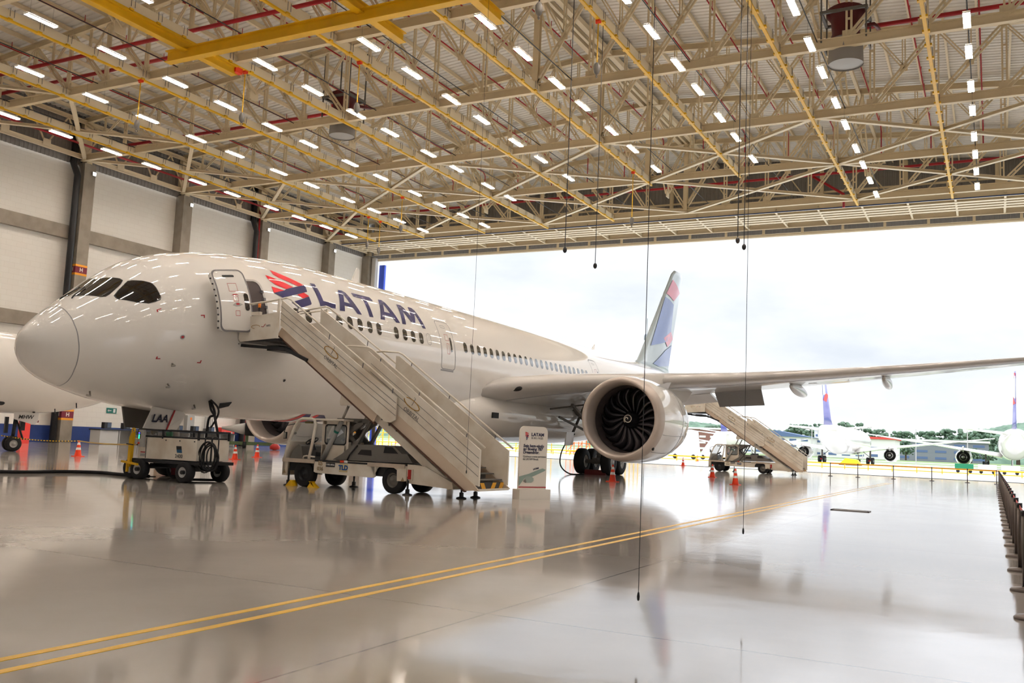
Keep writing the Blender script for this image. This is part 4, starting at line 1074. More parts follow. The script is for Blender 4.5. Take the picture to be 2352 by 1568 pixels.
def finish_airliner(t, P2, R_, length, zc, span, nacr, engl, finh, engs, ws, wsw, bogie=2):
    # wings and engines
    for sd in (1, -1):
        root = length * .16
        sec = [(R_ * .7, ws, zc - .75 * R_, root, .13, 2), (R_ * 2.4, ws + R_ * 1.7 * wsw * 1.1, zc - .5 * R_, root * .66, .115, 1.5), (span * .55, ws + span * .5 * wsw * 1.05, zc - .1 * R_, root * .42, .11, 1), (span, ws + span * wsw * 1.15, zc + .45 * R_, root * .18, .10, 0)]
        P2(wing(sec, sd), 'wing', M['white'])
        ex = sd * engl; ez = zc - R_ * .95; e0 = ws + engl * wsw - nacr * 1.6
        n = P2(MB().lathe([(nacr * .8, e0 + .5), (nacr * .86, e0), (nacr * .95, e0 + .05), (nacr, e0 + nacr * .7), (nacr * .96, e0 + nacr * 1.8), (nacr * .78, e0 + nacr * 3)], (ex, 0, ez), 'y', 28), 'nacelle', M['white'])
        P2(MB().lathe([(nacr * .8, e0 + .5), (0, e0 + .55)], (ex, 0, ez), 'y', 24), 'fan', M['dark'])
        b = MB(); b.lathe([(nacr * .76, e0 + nacr * 2.9), (nacr * .45, e0 + nacr * 2.7)], (ex, 0, ez), 'y', 28); P2(b, 'fan_duct', M['dark'])
        b = MB(); b.lathe([(nacr * .5, e0 + nacr * 2.4), (nacr * .46, e0 + nacr * 3.4), (nacr * .36, e0 + nacr * 3.8)], (ex, 0, ez), 'y', 24); b.lathe([(nacr * .3, e0 + nacr * 3.6), (0, e0 + nacr * 4.5)], (ex, 0, ez), 'y', 20); P2(b, 'core_nozzle', M['metal'])
        P2(MB().prism([(ex - .15, e0 + nacr, ez + nacr * .9), (ex - .15, e0 + nacr * 3, ez + nacr * 1.35), (ex - .15, e0 + nacr * 5, ez + nacr * 1.2), (ex - .15, e0 + nacr * 3, ez + nacr * .6)], (.3, 0, 0)), 'pylon', M['white'])
        P2(wing([(R_ * .3, length * .86, zc + .55 * R_, length * .10, .1, 0), (span * .35, length * .86 + span * .2, zc + .85 * R_, length * .04, .09, 0)], sd), 'tailplane', M['white'])
        gx = sd * R_ * 1.75; gy = ws + root * .72; wr = .6 * R_ / 2.5 + .05
        P2(MB().cyl((gx, gy, wr), (gx, gy, zc - R_ * .6), .16, 8), 'main_gear_strut', M['grey'])
        P2(MB().bar((gx, gy, wr * 2), (gx * .7, gy + .3, zc - R_ * .75), .1, .1), 'side_brace', M['grey'])
        for dx in (-.42, .42):
            for dy in ((-.65, .65) if bogie == 2 else (0,)):
                h_ = MB(); t_ = MB(); wheel(t_, h_, (gx + dx, gy + dy, wr), wr, .42); w2 = P2(t_, 'wheel', M['black']); P2(h_, 'hub', M['bwhite'], w2)
        P2(MB().box((gx, gy, wr * 1.05), (1.1, 1.9, .12)), 'wheel_cover', M['lred'])
    F = [(zc + R_ * .85, length * .78, 0, length * .17, .09, 0), (zc + R_ * 1.3, length * .82, 0, length * .13, .09, 0), (finh, length * .95, 0, length * .055, .08, 0)]
    P2(wing(F, 1, True), 'tail_fin', M['tnavy'])
    z0, z1 = zc + R_ * 1.35, finh
    H_ = z1 - z0
    fin_decal([fin_st(z0 + H_ * .5, .02, F), fin_st(z0 + H_ * .52, .5, F), fin_st(z0 + H_ * .36, .97, F), fin_st(z0 + H_ * .34, .5, F)], M['broof'], F, t, 0, (1, -1), 'tail_stripe', off=.02)
    fin_decal([fin_st(z0 + H_ * .98, .05, F), fin_st(z0 + H_ * .97, .9, F), fin_st(z0 + H_ * .9, .9, F), fin_st(z0 + H_ * .88, .1, F)], M['broof'], F, t, 0, (1, -1), 'tail_stripe', off=.02)
    fin_decal([fin_st(z0 + H_ * .5, .5, F), fin_st(z0 + H_ * .95, .6, F), fin_st(z0 + H_ * .9, .97, F), fin_st(z0 + H_ * .45, .97, F)], M['tgrey'], F, t, 0, (1, -1), 'tail_stripe', off=.02)
    ng = P2(MB().cyl((0, length * .13, .4), (0, length * .13, zc - R_), .1, 8), 'nose_gear_strut', M['grey'])
    h_ = MB(); t_ = MB(); wheel(t_, h_, (-.25, length * .13, .42), .42, .28); wheel(t_, h_, (.25, length * .13, .42), .42, .28)
    w2 = P2(t_, 'nose_wheel', M['black']); P2(h_, 'hub', M['bwhite'], w2)
    return F

# neighbour aircraft inside the hangar, only its front half is seen
hd = R(20)
fx, fy = math.sin(hd), math.cos(hd)
gx0, gy0 = -43.5, 29.7
t, P2, T = airliner('narrow_body_airliner', 'smaller white airliner at the left edge behind the nose of the big one', (gx0 + 4.6 * fx, gy0 + 4.6 * fy, 0), PI - hd, parts='front')
P2(MB().cyl((0, 4.6, .4), (0, 4.5, 2.0), .09, 10), 'nose_gear_strut', M['black_paint'])
for dx in (-.26, .26):
    h_ = MB(); t_ = MB(); wheel(t_, h_, (dx, 4.6, .38), .38, .24); w2 = P2(t_, 'nose_wheel', M['black']); P2(h_, 'hub', M['grey_l'], w2)
b = MB(); b.box((0, 4.2, 1.5), (.3, .2, .9)); b.box((0.1, 4.9, 1.3), (.2, .15, .8)); b.cyl((0, 4.1, .6), (0, 4.5, 1.6), .05, 6); P2(b, 'gear_linkage', M['black_paint'])
sx = -1
nd = P2(MB().prism([(sx * .45, 3.6, 1.95), (sx * .45, 4.75, 1.98), (sx * .42, 4.7, 1.6), (sx * .42, 3.75, 1.35), (sx * .42, 3.6, 1.55)], (.03, 0, 0)), 'nose_gear_door', M['bwhite'])
tx = text_mb('MHW', .27, shear=.2, bold=.004); tx.xf(frame((sx * .49, 4.2, 1.72), (0, -1, 0), (0, 0, 1))); P2(tx, 'registration', M['black_paint'], nd)
for s_, z_, r_ in ((5.6, 2.35, .17), (3.9, 1.98, .06)):
    b = MB(); b.smooth = True; a = math.asin(max(-1, min(1, (z_ - 3.9) / 2.04))); b.sphere((sx * 1.98 * math.cos(a) * .99, s_, z_), r_, 6, (.4, 1.2, .7)); P2(b, 'vent', M['dark'])
b = MB(); b.smooth = True; b.sphere((sx * 1.93, 5.0, 4.45), .14, 6, (.3, .75, 1.3)); P2(b, 'cabin_window', M['window'])
for s_, z_ in ((2.0, 2.35), (3.0, 2.0)): P2(MB().cyl((sx * .9, s_, z_ + .2), (sx * 1.0, s_, z_ - .05), .03, 5), 'probe', M['black_paint'])

# airliners on the apron, tails towards the hangar
def apron_plane(label, x, y, rz=0., **k):
    a = dict(R_=2.52, length=54.9, zc=4.3, span=25.5, nacr=1.35, engl=7.9, finh=15.8, ws=19.5, wsw=.58); a.update(k)
    L = a['length']
    t, P2, T = airliner('parked_airliner', label, (x - math.sin(rz) * 0, y + L, 0), PI + rz, R_=a['R_'], length=L, zc=a['zc'], group='airliners parked on the apron')
    finish_airliner(t, P2, a['R_'], L, a['zc'], a['span'], a['nacr'], a['engl'], a['finh'], 0, a['ws'], a['wsw'])
    return t
apron_plane('white airliner with purple and red tail on the apron, seen right of the far stairs', -25.4, 160, 0)
apron_plane('wide white airliner with slim purple and red tail at the right edge of the apron', 3.6, 192, 0, R_=3.0, length=63, finh=18.2, engl=9.6, span=29, zc=5.1, nacr=1.75, ws=22)
apron_plane('white airliner with purple tail on the apron, seen in the gap behind the far stairs', -54.5, 205, 0, R_=1.98, length=37.5, zc=3.9, span=17, nacr=1.05, engl=5.75, finh=11.8, ws=12.5)
# ------------------------------------------------------------------ passenger stairs truck (built in its own frame, x towards the foot of the stairs)
def make_stairs(label, group=None):
    t = thing('passenger_stairs_truck', label, 'stairs truck', (0, 0, 0), group=group)
    def B(mb, nm, m, parent=None): return mb.build(nm, m, parent or t, LOCAL)
    W_ = 1.62
    # chassis side panels, fenders, cab
    for y0, nm in ((0.02, 'near'), (W_ + .0, 'far')):
        sgn = 1 if nm == 'near' else -1
        p = lambda pts, th=.05: MB().prism([(x, y0, z) for x, z in pts], (0, th * sgn, 0))
        B(p([(.42, .80), (2.44, .82), (2.60, .80), (2.66, .44), (2.58, .40), (.5, .43), (.42, .46)]), 'side_panel', M['white2'])
        B(p([(-.80, .80), (-.78, .30), (-.62, .29), (-.60, .72), (.42, .70), (.42, .80)]), 'front_fender', M['white2'])
        B(p([(2.44, .82), (3.72, .80), (3.72, .37), (3.42, .36), (3.40, .66), (3.28, .72), (2.78, .72), (2.70, .66), (2.62, .48)]), 'rear_fender', M['white2'])
        b = MB(); b.box((-.16, y0 - .02 * sgn, .75), (1.22, .07, .11)); b.box((3.05, y0 - .02 * sgn, .77), (1.28, .07, .11)); B(b, 'rubbing_strip', mat('scuffed_plate', (198, 182, 164), .6, noise=.2, nscale=3))
    b = MB(); b.box((1.6, W_ / 2 + .02, .60), (4.4, W_ - .2, .30)); b.box((1.55, W_ / 2, .78), (2.3, W_ - .02, .05)); b.box((-.2, W_ / 2, .78), (1.15, W_ - .02, .04)); b.box((3.1, W_ / 2, .80), (1.25, W_ - .02, .04)); B(b, 'chassis', M['black_paint'])
    b = MB(); b.prism([(3.72, .06, .83), (4.3, .06, .80), (5.2, .06, .42), (5.25, .06, .24), (3.72, .06, .32)], (0, W_ - .12, 0)); B(b, 'tail_frame', M['white2'])
    # cab
    cab = MB()
    for y0 in (.03, W_ + .0):
        cab.tube([(-.74, y0, .80), (-.62, y0, 1.3), (-.42, y0, 1.75), (-.28, y0, 1.93), (-.15, y0, 1.98), (.22, y0, 1.98), (.33, y0, 1.95), (.38, y0, 1.84), (.30, y0, 1.3), (.20, y0, .82)], .045, 8)
    cabo = B(cab, 'cab_frame', M['white2'])
    b = MB(); b.prism([(-.80, .02, .30), (-.80, .02, .82), (-.62, .02, 1.3), (-.56, .02, 1.3), (-.70, .02, .82), (-.70, .02, .30)], (0, W_, 0)); B(b, 'cab_front', M['white2'])
    b = MB(); b.box((.62, W_ / 2, 1.98), (1.6, W_ - .05, .05)); B(b, 'cab_roof', M['white2'])
    b = MB()
    for y0 in (.36, W_ - .03):
        b.box((.45, y0, 1.35), (.16, .03, 1.18)); b.box((1.30, y0, 1.35), (.12, .03, 1.18)); b.box((.85, y0, 1.0), (.9, .03, .50)); b.box((.85, y0, 1.90), (.9, .03, .12))
    b.box((1.36, W_ / 2 + .15, 1.05), (.03, W_ - .4, .6)); B(b, 'cab_side', M['white2'])
    b = MB()
    for y0 in (.345,):
        fr = rr(.50, 1.28, 1.27 / 2.9, 1.83 / 2.9, .08)
        pts = [(x, y0, z * 2.9) for x, z in fr]; b.tube(pts + [pts[0]], .022, 6)
    B(b, 'window_rubber', M['black_paint'])
    B(MB().box((.89, .36, 1.55), (.76, .01, .54)), 'side_window', M['cabglass'])
    B(MB().prism([(-.66, .08, 1.2), (-.36, .08, 1.86), (-.36, W_ - .05, 1.86), (-.66, W_ - .05, 1.2)], (.012, 0, 0)), 'windscreen', M['cabglass'])
    b = MB(); b.torus((0, 0, 0), .19, .017, 'z', 20, 6); b.bar((-.18, 0, 0), (.18, 0, 0), .02, .03); b.bar((0, -.18, 0), (0, .18, 0), .02, .03); b.cyl((0, 0, 0), (0, 0, -.3), .03, 8)
    b.xf(Matrix.Translation((-.18, .55, 1.33)) @ Matrix.Rotation(R(-32), 4, 'Y')); B(b, 'steering_wheel', M['black_paint'])
    b = MB(); b.prism([(-.62, .1, .8), (-.52, .1, 1.02), (-.3, .1, 1.22), (-.18, .1, 1.18), (-.1, .1, .8)], (0, W_ - .2, 0)); B(b, 'dashboard', M['grey'])
    b = MB(); b.box((.26, .9, .95), (.36, .9, .12)); b.box((.40, .9, 1.2), (.1, .9, .45)); B(b, 'seat', M['black_paint'])
    B(MB().box((-.12, .3, 1.88), (.24, .1, .06)), 'sun_visor', mat('visor_khaki', (110, 104, 60), .6))
    b = MB(); b.tube([(-.35, .02, 1.83), (-.62, -.12, 1.76), (-.66, -.16, 1.55)], .014, 5); b.box((-.6, -.16, 1.47), (.1, .05, .2)); B(b, 'mirror', M['black_paint'])
    B(MB().box((-.6, -.19, 1.47), (.08, .01, .17)), 'mirror_glass', M['metal'])
    b = MB(); b.tube([(-.02, .03, .82), (.0, .03, .88), (.1, .03, .9), (.42, .03, .88)], .025, 6); B(b, 'step_rail', M['white2'])
    # wheels
    for x in (0, 3.24):
        for y in (.17, W_ - .10):
            t_, h_ = MB(), MB(); r_ = .37
            for bb, pr in ((t_, [(r_ * .55, -.12), (r_ * .9, -.13), (r_, -.09), (r_, .09), (r_ * .9, .13), (r_ * .55, .12)]), (h_, [(r_ * .55, -.10), (r_ * .45, -.05), (r_ * .42, -.04), (r_ * .3, -.09), (r_ * .16, -.09), (r_ * .14, -.14), (0, -.14)]), (h_, [(r_ * .55, .10), (r_ * .45, .05), (0, .06)])):
                bb.lathe(pr, (x, y, r_), 'y', 26)
            wo_ = B(t_, 'wheel', M['black']); B(h_, 'hub', M['grey'] if x else M['black_paint'], wo_)
    # engine cover
    b = MB(); b.prism([(.95, .2, .83), (1.30, .2, 1.02), (1.69, .2, 1.30), (3.12, .2, 1.31), (3.41, .2, 1.10), (3.59, .2, 1.10), (3.79, .2, .86)], (0, W_ - .35, 0))
    ec = B(b, 'engine_cover', M['grey'])
    b = MB(); b.prism([(1.86, .19, 1.02), (1.98, .19, 1.16), (2.34, .19, 1.16), (2.36, .19, 1.0)], (0, .02, 0)); b.prism([(2.78, .19, 1.1), (2.82, .19, 1.28), (3.08, .19, 1.27), (3.28, .19, 1.1)], (0, .02, 0)); B(b, 'vent_opening', M['dark'], ec)
    b = MB(); b.tube([(1.5, .18, .84), (1.58, .18, 1.0), (1.85, .18, 1.28)], .02, 5); B(b, 'cover_seam', M['black_paint'], ec)
    # scissor plate and cylinders
    b = MB()
    for a_, c_ in (((.80, 2.0), (.70, 1.3)), ((2.04, 2.03), (1.60, 1.3))): b.bar((a_[0], .5, a_[1]), (c_[0], .5, c_[1]), .06, .12, (0, 1, 0))
    b.bar((.8, .5, 1.98), (2.04, .5, 1.98), .06, .12); b.bar((.7, .5, 1.33), (1.62, .5, 1.33), .06, .12)
    b.bar((.85, .5, 1.95), (1.45, .5, 1.36), .06, .15); b.bar((1.75, .5, 1.95), (.82, .5, 1.38), .06, .15)
    k = len(b.v); v0 = list(b.v); f0 = list(b.f)
    b.add([(x, y + .6, z) for x, y, z in v0], f0); B(b, 'cross_frame', M['grey'])
    for y in (.3, W_ - .3):
        B(MB().cyl((.50, y, .84), (1.12, y, 1.95), .07, 12), 'lift_cylinder', M['grey_l']); B(MB().cyl((1.12, y, 1.95), (1.34, y, 2.40), .04, 10), 'piston_rod', M['metal'])
        B(MB().cyl((.93, y, 1.61), (.96, y, 1.67), .075, 12), 'tape_band', M['tealb'])
        B(MB().bar((1.90, y - .12, 2.50), (5.10, y - .12, .30), .09, .22, (0, 0, 1)), 'support_arm', M['white2'])
        B(MB().cyl((5.08, y - .22, .34), (5.08, y - .02, .34), .11, 14), 'pivot', M['white2'])
    for y in (-.02, W_ - .08): B(MB().prism([(1.37, y, 2.95), (2.02, y, 2.58), (1.92, y, 2.43), (1.30, y, 2.40), (1.26, y, 2.5)], (0, .1, 0)), 'pivot_bracket', M['white2'])
    # flights
    def flight(nm, y0, y1, poly, th, m=M['white2']):
        o = None
        for y, s_ in ((y0, 1), (y1, -1)): o = B(MB().prism([(x, y, z) for x, z in poly], (0, th * s_, 0)), nm, m)
    up = [(-1.15, 5.55), (3.37, 2.66), (3.37, 2.03), (3.20, 1.95), (3.02, 1.97), (2.08, 2.60), (-1.12, 4.76)]
    lo = [(2.10, 3.98), (2.5, 3.68), (6.07, 1.32), (6.08, .38), (5.90, .40), (3.36, 2.16), (2.2, 2.94)]
    lo = [(2.05, 3.98), (2.18, 3.96), (6.07, 1.32), (6.08, .38), (5.92, .40), (3.36, 2.16), (2.05, 3.06)]
    flight('upper_side_panel', -.14, W_ + .06, up, .04); flight('lower_side_panel', 0, W_ - .08, lo, .04)
    groove = MB()
    for f_ in (.25, .5, .75):
        a_ = Vector((-1.14, -.142, 5.55 + (4.76 - 5.55) * f_)); c_ = Vector((3.37, -.142, 2.66 + (1.97 - 2.66) * f_ + .0)); groove.bar(a_, c_, .006, .012, (0, 0, 1))
    B(groove, 'panel_groove', M['logogrey'])
    groove = MB()
    for f_ in (.25, .5, .75):
        a_ = Vector((2.3, -.002, 3.85 + (2.9 - 3.85) * f_)); c_ = Vector((6.06, -.002, 1.32 + (.38 - 1.32) * f_)); groove.bar(a_, c_, .006, .012, (0, 0, 1))
    B(groove, 'panel_groove', M['logogrey'])
    for y in (-.04, W_ - .02):
        B(MB().bar((-1.2, y, 4.60), (2.62, y, 2.06), .06, .26), 'upper_stringer', mat('stringer_beige', (214, 194, 172), .5)); B(MB().bar((-1.25, y, 4.46), (2.60, y, 1.90), .1, .04), 'stringer_flange', mat('stringer_brown', (84, 54, 40), .6))
        B(MB().prism([(3.1, y, 2.3), (3.36, y, 2.16), (5.92, y, .42), (6.09, y, .27), (5.69, y, .24), (3.1, y, 1.98)], (0, .06, 0)), 'lower_stringer', MATS['stringer_beige']); B(MB().bar((2.3, y, 2.5), (5.69, y, .22), .12, .035), 'stringer_flange', MATS['stringer_brown'])
    # steps
    b = MB(); n = 27
    for i in range(n):
        f_ = i / (n - 1); x = 5.75 + (-1.1 - 5.75) * f_; z = .52 + (4.42 - .52) * f_
        b.box((x, W_ / 2 - .02, z), (.30, W_ - .2, .03)); b.box((x - .13, W_ / 2 - .02, z - .08), (.02, W_ - .2, .15))
    B(b, 'stair_treads', M['step'])
    b = MB(); b.box((5.93, W_ / 2 - .03, .36), (.04, W_ - .22, .20)); B(b, 'bottom_riser', M['black_paint'])
    b = MB()
    for k in range(3):
        y = .38 + k * .42; sl = -.12 if k < 1 else .12; b.prism([(5.952, y, .27), (5.952, y + .2, .27), (5.952, y + .2 + sl, .45), (5.952, y + sl, .45)], (.004, 0, 0))
    B(b, 'hazard_stripe', M['chevy'])
    b = MB(); b.box((6.02, W_ / 2 - .04, .27), (.16, W_ - .06, .05)); b.box((6.06, .02, .85), (.03, .06, .95)); b.box((6.06, W_ - .10, .85), (.03, .06, .95)); B(b, 'end_frame', M['white2'])
    # handrails
    def rail(pts, y, nm='handrail', m=M['white2'], r=.028): B(MB().tube([(x, y, z) for x, z in pts], r, 8), nm, m)
    for y in (-.12, W_ + .04): rail([(-2.6, 5.42), (-2.42, 5.44), (-.95, 5.60), (-.8, 5.55), (3.3, 2.88), (3.85, 2.52)], y)
    for y in (.02, W_ - .1): rail([(1.3, 4.10), (1.5, 4.12), (2.12, 4.08), (2.28, 4.02), (5.75, 1.68), (6.2, 1.38)], y)
    for y in (-.12, W_ + .04, ):
        b = MB()
        for x in (-.5, .8, 2.1, 3.2): b.bar((x, y, 5.13 - (x + .5) * .642), (x + .03, y, 5.34 - (x + .5) * .650), .02, .02)
        B(b, 'rail_bracket', M['seal'])
    for y in (.02, W_ - .1):
        b = MB()
        for x in (2.6, 4.0, 5.6): b.bar((x, y, 3.60 - (x - 2.6) * .66), (x + .04, y, 3.80 - (x - 2.6) * .67), .02, .02)
        B(b, 'rail_bracket', M['seal'])
    # top platform
    y0, y1 = -.30, W_ + .25
    for y, s_ in ((y0, 1), (y1, -1)):
        pp = B(MB().prism([(x, y, z) for x, z in ((-2.58, 5.02), (-1.1, 5.14), (-1.08, 4.36), (-2.60, 4.27), (-2.68, 4.36), (-2.66, 4.48))], (0, .035 * s_, 0)), 'platform_panel', M['white2'])
        B(MB().tube([(-2.55, y, 5.02), (-2.42, y, 5.40), (-2.35, y, 5.43), (-1.08, y, 5.52)], .025, 8), 'platform_rail', M['white2'])
        B(MB().box((-1.08, y, 4.95), (.06, .06, 1.2)), 'platform_post', M['white2'])
    b = MB(); b.box((-1.85, W_ / 2, 4.32), (1.6, W_ + .45, .08)); B(b, 'platform_floor', M['black_paint'])
    b = MB()
    for y in (-.1, W_ - .0): b.bar((-2.75, y, 4.18), (-.9, y, 4.05), .09, .09); b.bar((-.9, y, 4.05), (.0, y, 3.7), .08, .1)
    b.box((-1.7, W_ / 2, 4.12), (.5, 1.2, .16)); b.box((-.9, W_ / 2, 4.0), (.1, 1.6, .1)); B(b, 'under_frame', M['black_paint'])
    b = MB(); b.cyl((-2.78, -.25, 4.22), (-2.78, W_ + .2, 4.22), .075, 10); B(b, 'bumper', M['black'])
    b = MB(); b.box((-1.95, y0 - .03, 5.12), (.36, .1, .1)); B(b, 'control_box', M['white2'])
    b = MB(); b.cyl((-1.85, y0 - .03, 5.17), (-1.85, y0 - .03, 5.3), .02, 6); B(b, 'beacon_stalk', M['black_paint']); B(MB().cyl((-1.85, y0 - .03, 5.30), (-1.85, y0 - .03, 5.42), .045, 10), 'beacon', M['amber'])
    # jacks, lights, fire extinguisher, guard
    for x, y in ((-.62, .12), (.72, W_ - .1), (3.78, .04), (5.3, W_ - .5), (5.3, .4)):
        b = MB(); b.cyl((x, y, .08), (x, y, .5), .03, 8); b.cyl((x, y, .05), (x, y, .16), .06, 8); b.lathe([(.14, .0), (.14, .02), (.05, .05)], (x, y, 0.002), 'z', 14); B(b, 'stabiliser_jack', M['black_paint'])
    B(MB().box((3.84, .1, .55), (.18, .16, .30)), 'lamp_bracket', M['white2']); B(MB().box((3.84, .015, .56), (.1, .03, .26)), 'rear_lamp', M['lampred'])
    B(MB().box((4.6, W_ - .2, 1.1), (.5, .1, .5)), 'splash_guard', M['black_paint'])
    B(MB().cyl((1.45, W_ - .3, .86), (1.45, W_ - .3, 1.4), .09, 12), 'gas_bottle', mat('bottle_blue', (30, 90, 180), .4))
    b = MB(); b.box((1.46, .012, .80), (.13, .01, .06)); B(b, 'side_marker', M['orange']); B(MB().box((1.60, .012, .80), (.13, .01, .06)), 'side_marker', M['reflect'])
    # lettering
    def sign(txt, x, z, size, m, nm='lettering', y=.012, slope=0., bold=.0, sh=0.):
        k = text_mb(txt, size, bold=bold, extrude=.003, shear=sh); k.xf(frame((x, y, z), (math.cos(slope), 0, math.sin(slope)), (-math.sin(slope), 0, math.cos(slope)))); return B(k, nm, m)
    sign('ES', .66, .71, .17, M['tan'], bold=.004); sign('036', .66, .55, .15, M['tan'], bold=.003)
    pl = B(MB().box((1.04, .014, .685), (.33, .01, .12)), 'number_plate', M['black_paint']); sign('ORB-0056', 1.04, .685, .072, M['reflect'], y=.006)
    B(MB().box((1.52, .014, .62), (.30, .008, .24)), 'maker_plate', mat('plate_tan', (214, 196, 150), .6)); sign('TLD', 1.52, .62, .18, M['tldblue'], y=.008, bold=.01)
    a = -math.atan2(2.84, 4.5)
    for x0, z0, y in ((.92, 3.86, -.145), (3.78, 2.42, -.005)):
        sign('ORBITAL', x0 + .02, z0 - .22, .155, M['logogrey'], y=y, slope=a)
        for (rx, ry), m, tw in (((.30, .105), M['gold'], .022), ((.13, .05), M['gold'], .012)):
            b = MB(); cx, cz = x0 + .02, z0 + .06; pts = []
            for k in range(25):
                q = 2 * PI * k / 24 * (1 if rx > .2 else 1); X = rx * math.cos(q); Z = ry * math.sin(q)
                pts.append((cx + X * math.cos(a) - Z * math.sin(a), y - .002, cz + X * math.sin(a) + Z * math.cos(a)))
            if rx > .2: b.tube(pts, tw * .6, 5); B(b, 'logo_ring', m)
        b = MB(); b.tube([(x0 + .02, y, z0 + .02), (x0 + .14, y, z0 + .2), (x0 + .1, y, z0 + .24)], .008, 5); B(b, 'logo_stroke', M['logogrey'])
    b = MB(); pts = [(-1.98 + .17 * math.cos(q), y0 - .004, 4.72 + .055 * math.sin(q)) for q in [2 * PI * k / 24 for k in range(18)]]; b.tube(pts, .008, 5); B(b, 'logo_ring', M['gold'])
    k = text_mb('WFS', .09, extrude=.003); k.xf(frame((-1.46, y0 - .004, 4.74), (1, 0, .05), (0, 0, 1))); B(k, 'lettering', M['logogrey'])
    b = MB(); b.tube([(-1.74, y0 - .004, 4.72), (-1.66, y0 - .004, 4.71), (-1.58, y0 - .004, 4.80)], .01, 5); B(b, 'logo_stroke', M['markred'])
    b = MB()
    for x in (-.70, 3.62): b.prism([(x - .06, .01, .36), (x + .06, .01, .36), (x, .01, .47)], (0, -.006, 0))
    B(b, 'warning_sign', M['tan'])
    return t
s1 = make_stairs('white motorised passenger stairs lettered ORBITAL at the open front door of the big airliner', 'passenger stairs trucks')
KIDS[s1.name] = list(s1.children)
s2 = copy_tree(s1)
s1.location = (-18.0, 21.45, 0); s1.rotation_euler = (0, 0, R(-2))
s2.location = (-18.15, 68.5, 0); s2.rotation_euler = (0, 0, R(-2)); s2['label'] = 'far passenger stairs truck standing near the hangar door behind the big engine'
# wheel chocks at the near truck
for dx, lab in ((-.40, 'before'), (.42, 'after')):
    b = MB(); s_ = 1 if dx < 0 else -1; x = -18.0 + dx; b.prism([(x - .14 * 1, 21.38, 0), (x + .14, 21.38, 0), (x + .10 * s_, 21.38, .17), (x + .02 * s_, 21.38, .17)], (0, .22, 0))
    tag(b.build('yellow_chock', M['yellow']), 'yellow wheel chock %s the front wheel of the stairs truck' % ('left of' if dx < 0 else 'right of'), 'wheel chock', 'yellow chocks')

